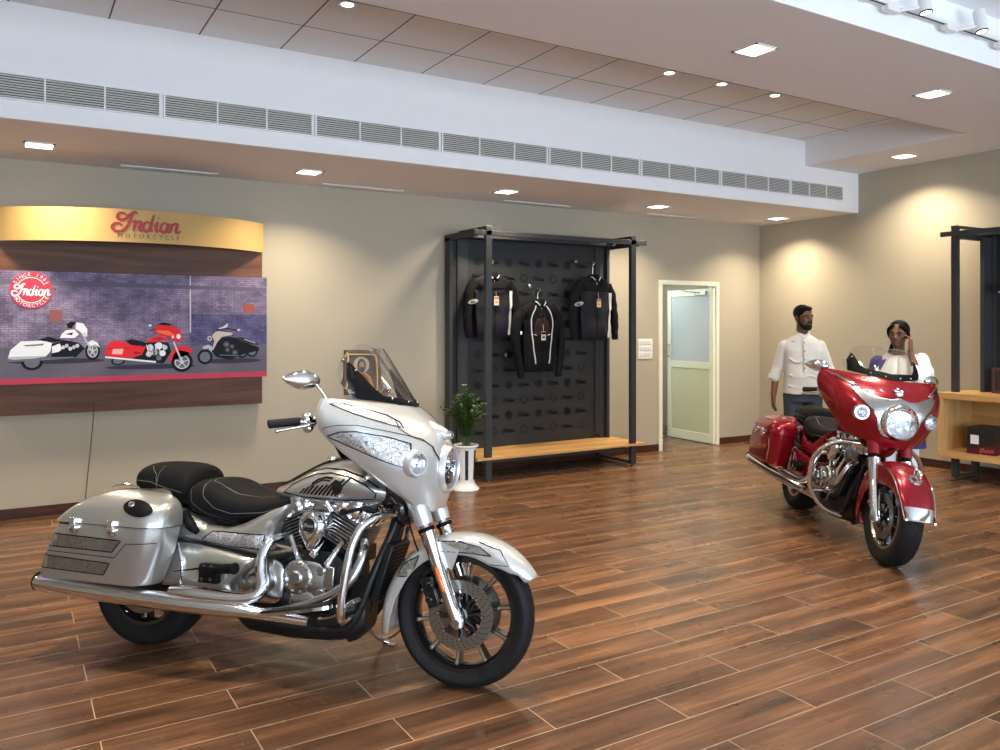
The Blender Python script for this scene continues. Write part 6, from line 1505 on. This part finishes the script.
chain(b, [Rsh,Rel,Rwr], [.045,.036,.024]); chain(b, [Lsh,Lel,Lwr], [.045,.036,.024])
hand(b, Rwr, (.6,-.6,-.3), (.3,0,-1), .6, thumb=1); hand(b, Lwr, (.05,.28,1), (-1,.1,.1), .95, thumb=-1)
for s in (-1,1): chain(b, [(s*.085,.01,.82),(s*.085,0,.45),(s*.085,.02,.09)], [.085,.055,.038]); chain(b, [(s*.085,.03,.05),(s*.10,-.10,.032)], [.038,.028])
body = b.build('body', SKIN, wom); remesh(body, .0062, 2, .4); eyes(wom, HC, HT)
q = lambda x, y, z: V(HC)+HT @ V((x,y,z))
b = MB(); b.ell(q(0,.024,.030), (.085,.098,.092), HT, 28, 18, fn=lambda p: V((p.x, max(p.y,-.84), max(p.z,-.75))))
for s in (-1,1): b.tube([q(s*.022,-.078,.078), q(s*.056,-.058,.055), q(s*.078,-.018,.02), q(s*.079,.02,-.03)], [.013,.016,.014,.012], 10, smooth=3)
b.tube([q(-.02,.10,.0), q(-.045,.115,-.06), q(-.070,.085,-.12), q(-.088,.045,-.165)], [.040,.034,.028,.014], 12, smooth=4)
hr = b.build('hair', HAIRM, wom); remesh(hr, .006, 2)
b = MB(); b.ell(q(-.082,-.004,-.040), (.007,.007,.008)); b.build('earring', mat('pearl', (.8,.78,.72), .2, coat=1.), wom)
b = MB(); b.tube([(-.05,-.03,1.36),(-.03,-.068,1.325),(0,-.082,1.31),(.03,-.068,1.325),(.05,-.03,1.36)], .004, 8, smooth=4); b.build('necklace', mat('necklace_red', (.45,.05,.03), .4), wom)
NAVY = mat('navy_fabric', (.035,.030,.16), .8, bump=.2, bscale=60, var=.4, vscale=60); SHAWL = mat('white_shawl', (.84,.83,.78), .85, bump=.3, bscale=12)
b = MB(); torso(b, [(1.325,0,.02,.105,.070),(1.29,0,.018,.165,.095),(1.22,0,.003,.172,.118),(1.08,0,-.002,.150,.112),(.98,0,0,.150,.114),(.88,0,.01,.185,.13),(.70,0,.01,.20,.14),(.55,0,.01,.215,.15)])
chain(b, [(-.165,.02,1.27),(-.215,.028,1.08),(-.222,.02,1.02)], [.062,.055,.05]); chain(b, [(.165,.02,1.27),(.170,-.10,1.19)], [.062,.052])
tp_ = b.build('tunic', NAVY, wom); remesh(tp_, .008, 2)
# shawl: over both shoulders, falling in front and over the left arm
b = MB(); rows = []
for i in range(15):
    t = i/14; row = []
    for j in range(31):
        a = -PI*.5+2*PI*j/30
        rx = .088+.125*min(1,t*1.6)**.7+.012*t; ry = .070+.072*min(1,t*1.6)**.7+.012*t
        z = 1.352-.055*t*2 if t < .4 else 1.308-.42*(t-.4)*(1.0 if math.cos(a) > -.2 else .62)
        fold = .006*math.sin(a*9+t*3)
        if math.cos(a) < -.35: z -= .10*min(1,(-.35-math.cos(a))/.4)*min(1,t*2.5)
        row.append(V(((rx+fold)*math.cos(a)*1.03, .012+(ry+fold)*math.sin(a)-.012*t, z-.02*abs(math.sin(a))*(1-t)-.012*t*math.sin(a*2))))
    rows.append(row)
b.grid(rows); b.build('shawl', SHAWL, wom, solid=.008)
b = MB(); chain(b, [(.175,.01,1.30),(.205,-.08,1.20),(.175,-.165,1.13)], [.060,.060,.056]); chain(b, [(.205,-.05,1.2),(.215,-.04,.98),(.205,-.02,.80)], [.07,.065,.05]); chain(b, [(.165,-.175,1.15),(.140,-.165,1.22)], [.056,.046]); dr_ = b.build('draped_shawl_end', SHAWL, wom); remesh(dr_, .008, 3)
b = MB(); torso(b, [(.72,0,.01,.17,.12),(.60,0,.01,.17,.12)])
for s in (-1,1): chain(b, [(s*.085,.01,.66),(s*.088,0,.42),(s*.09,.02,.09)], [.085,.066,.050])
tr_ = b.build('trousers', mat('white_cotton', (.74,.73,.70), .85), wom); remesh(tr_, .009, 2)
for s in (-1,1):
    b = MB(); b.rings([[V((s*.092+x, y, z)) for x, y in sup(0,cy,rx,ry,18,2.6)] for z, cy, rx, ry in ((.0,-.03,.038,.118),(.018,-.03,.042,.12),(.040,-.01,.038,.09),(.07,.03,.034,.05))]); b.build('sandal', SHOE, wom)
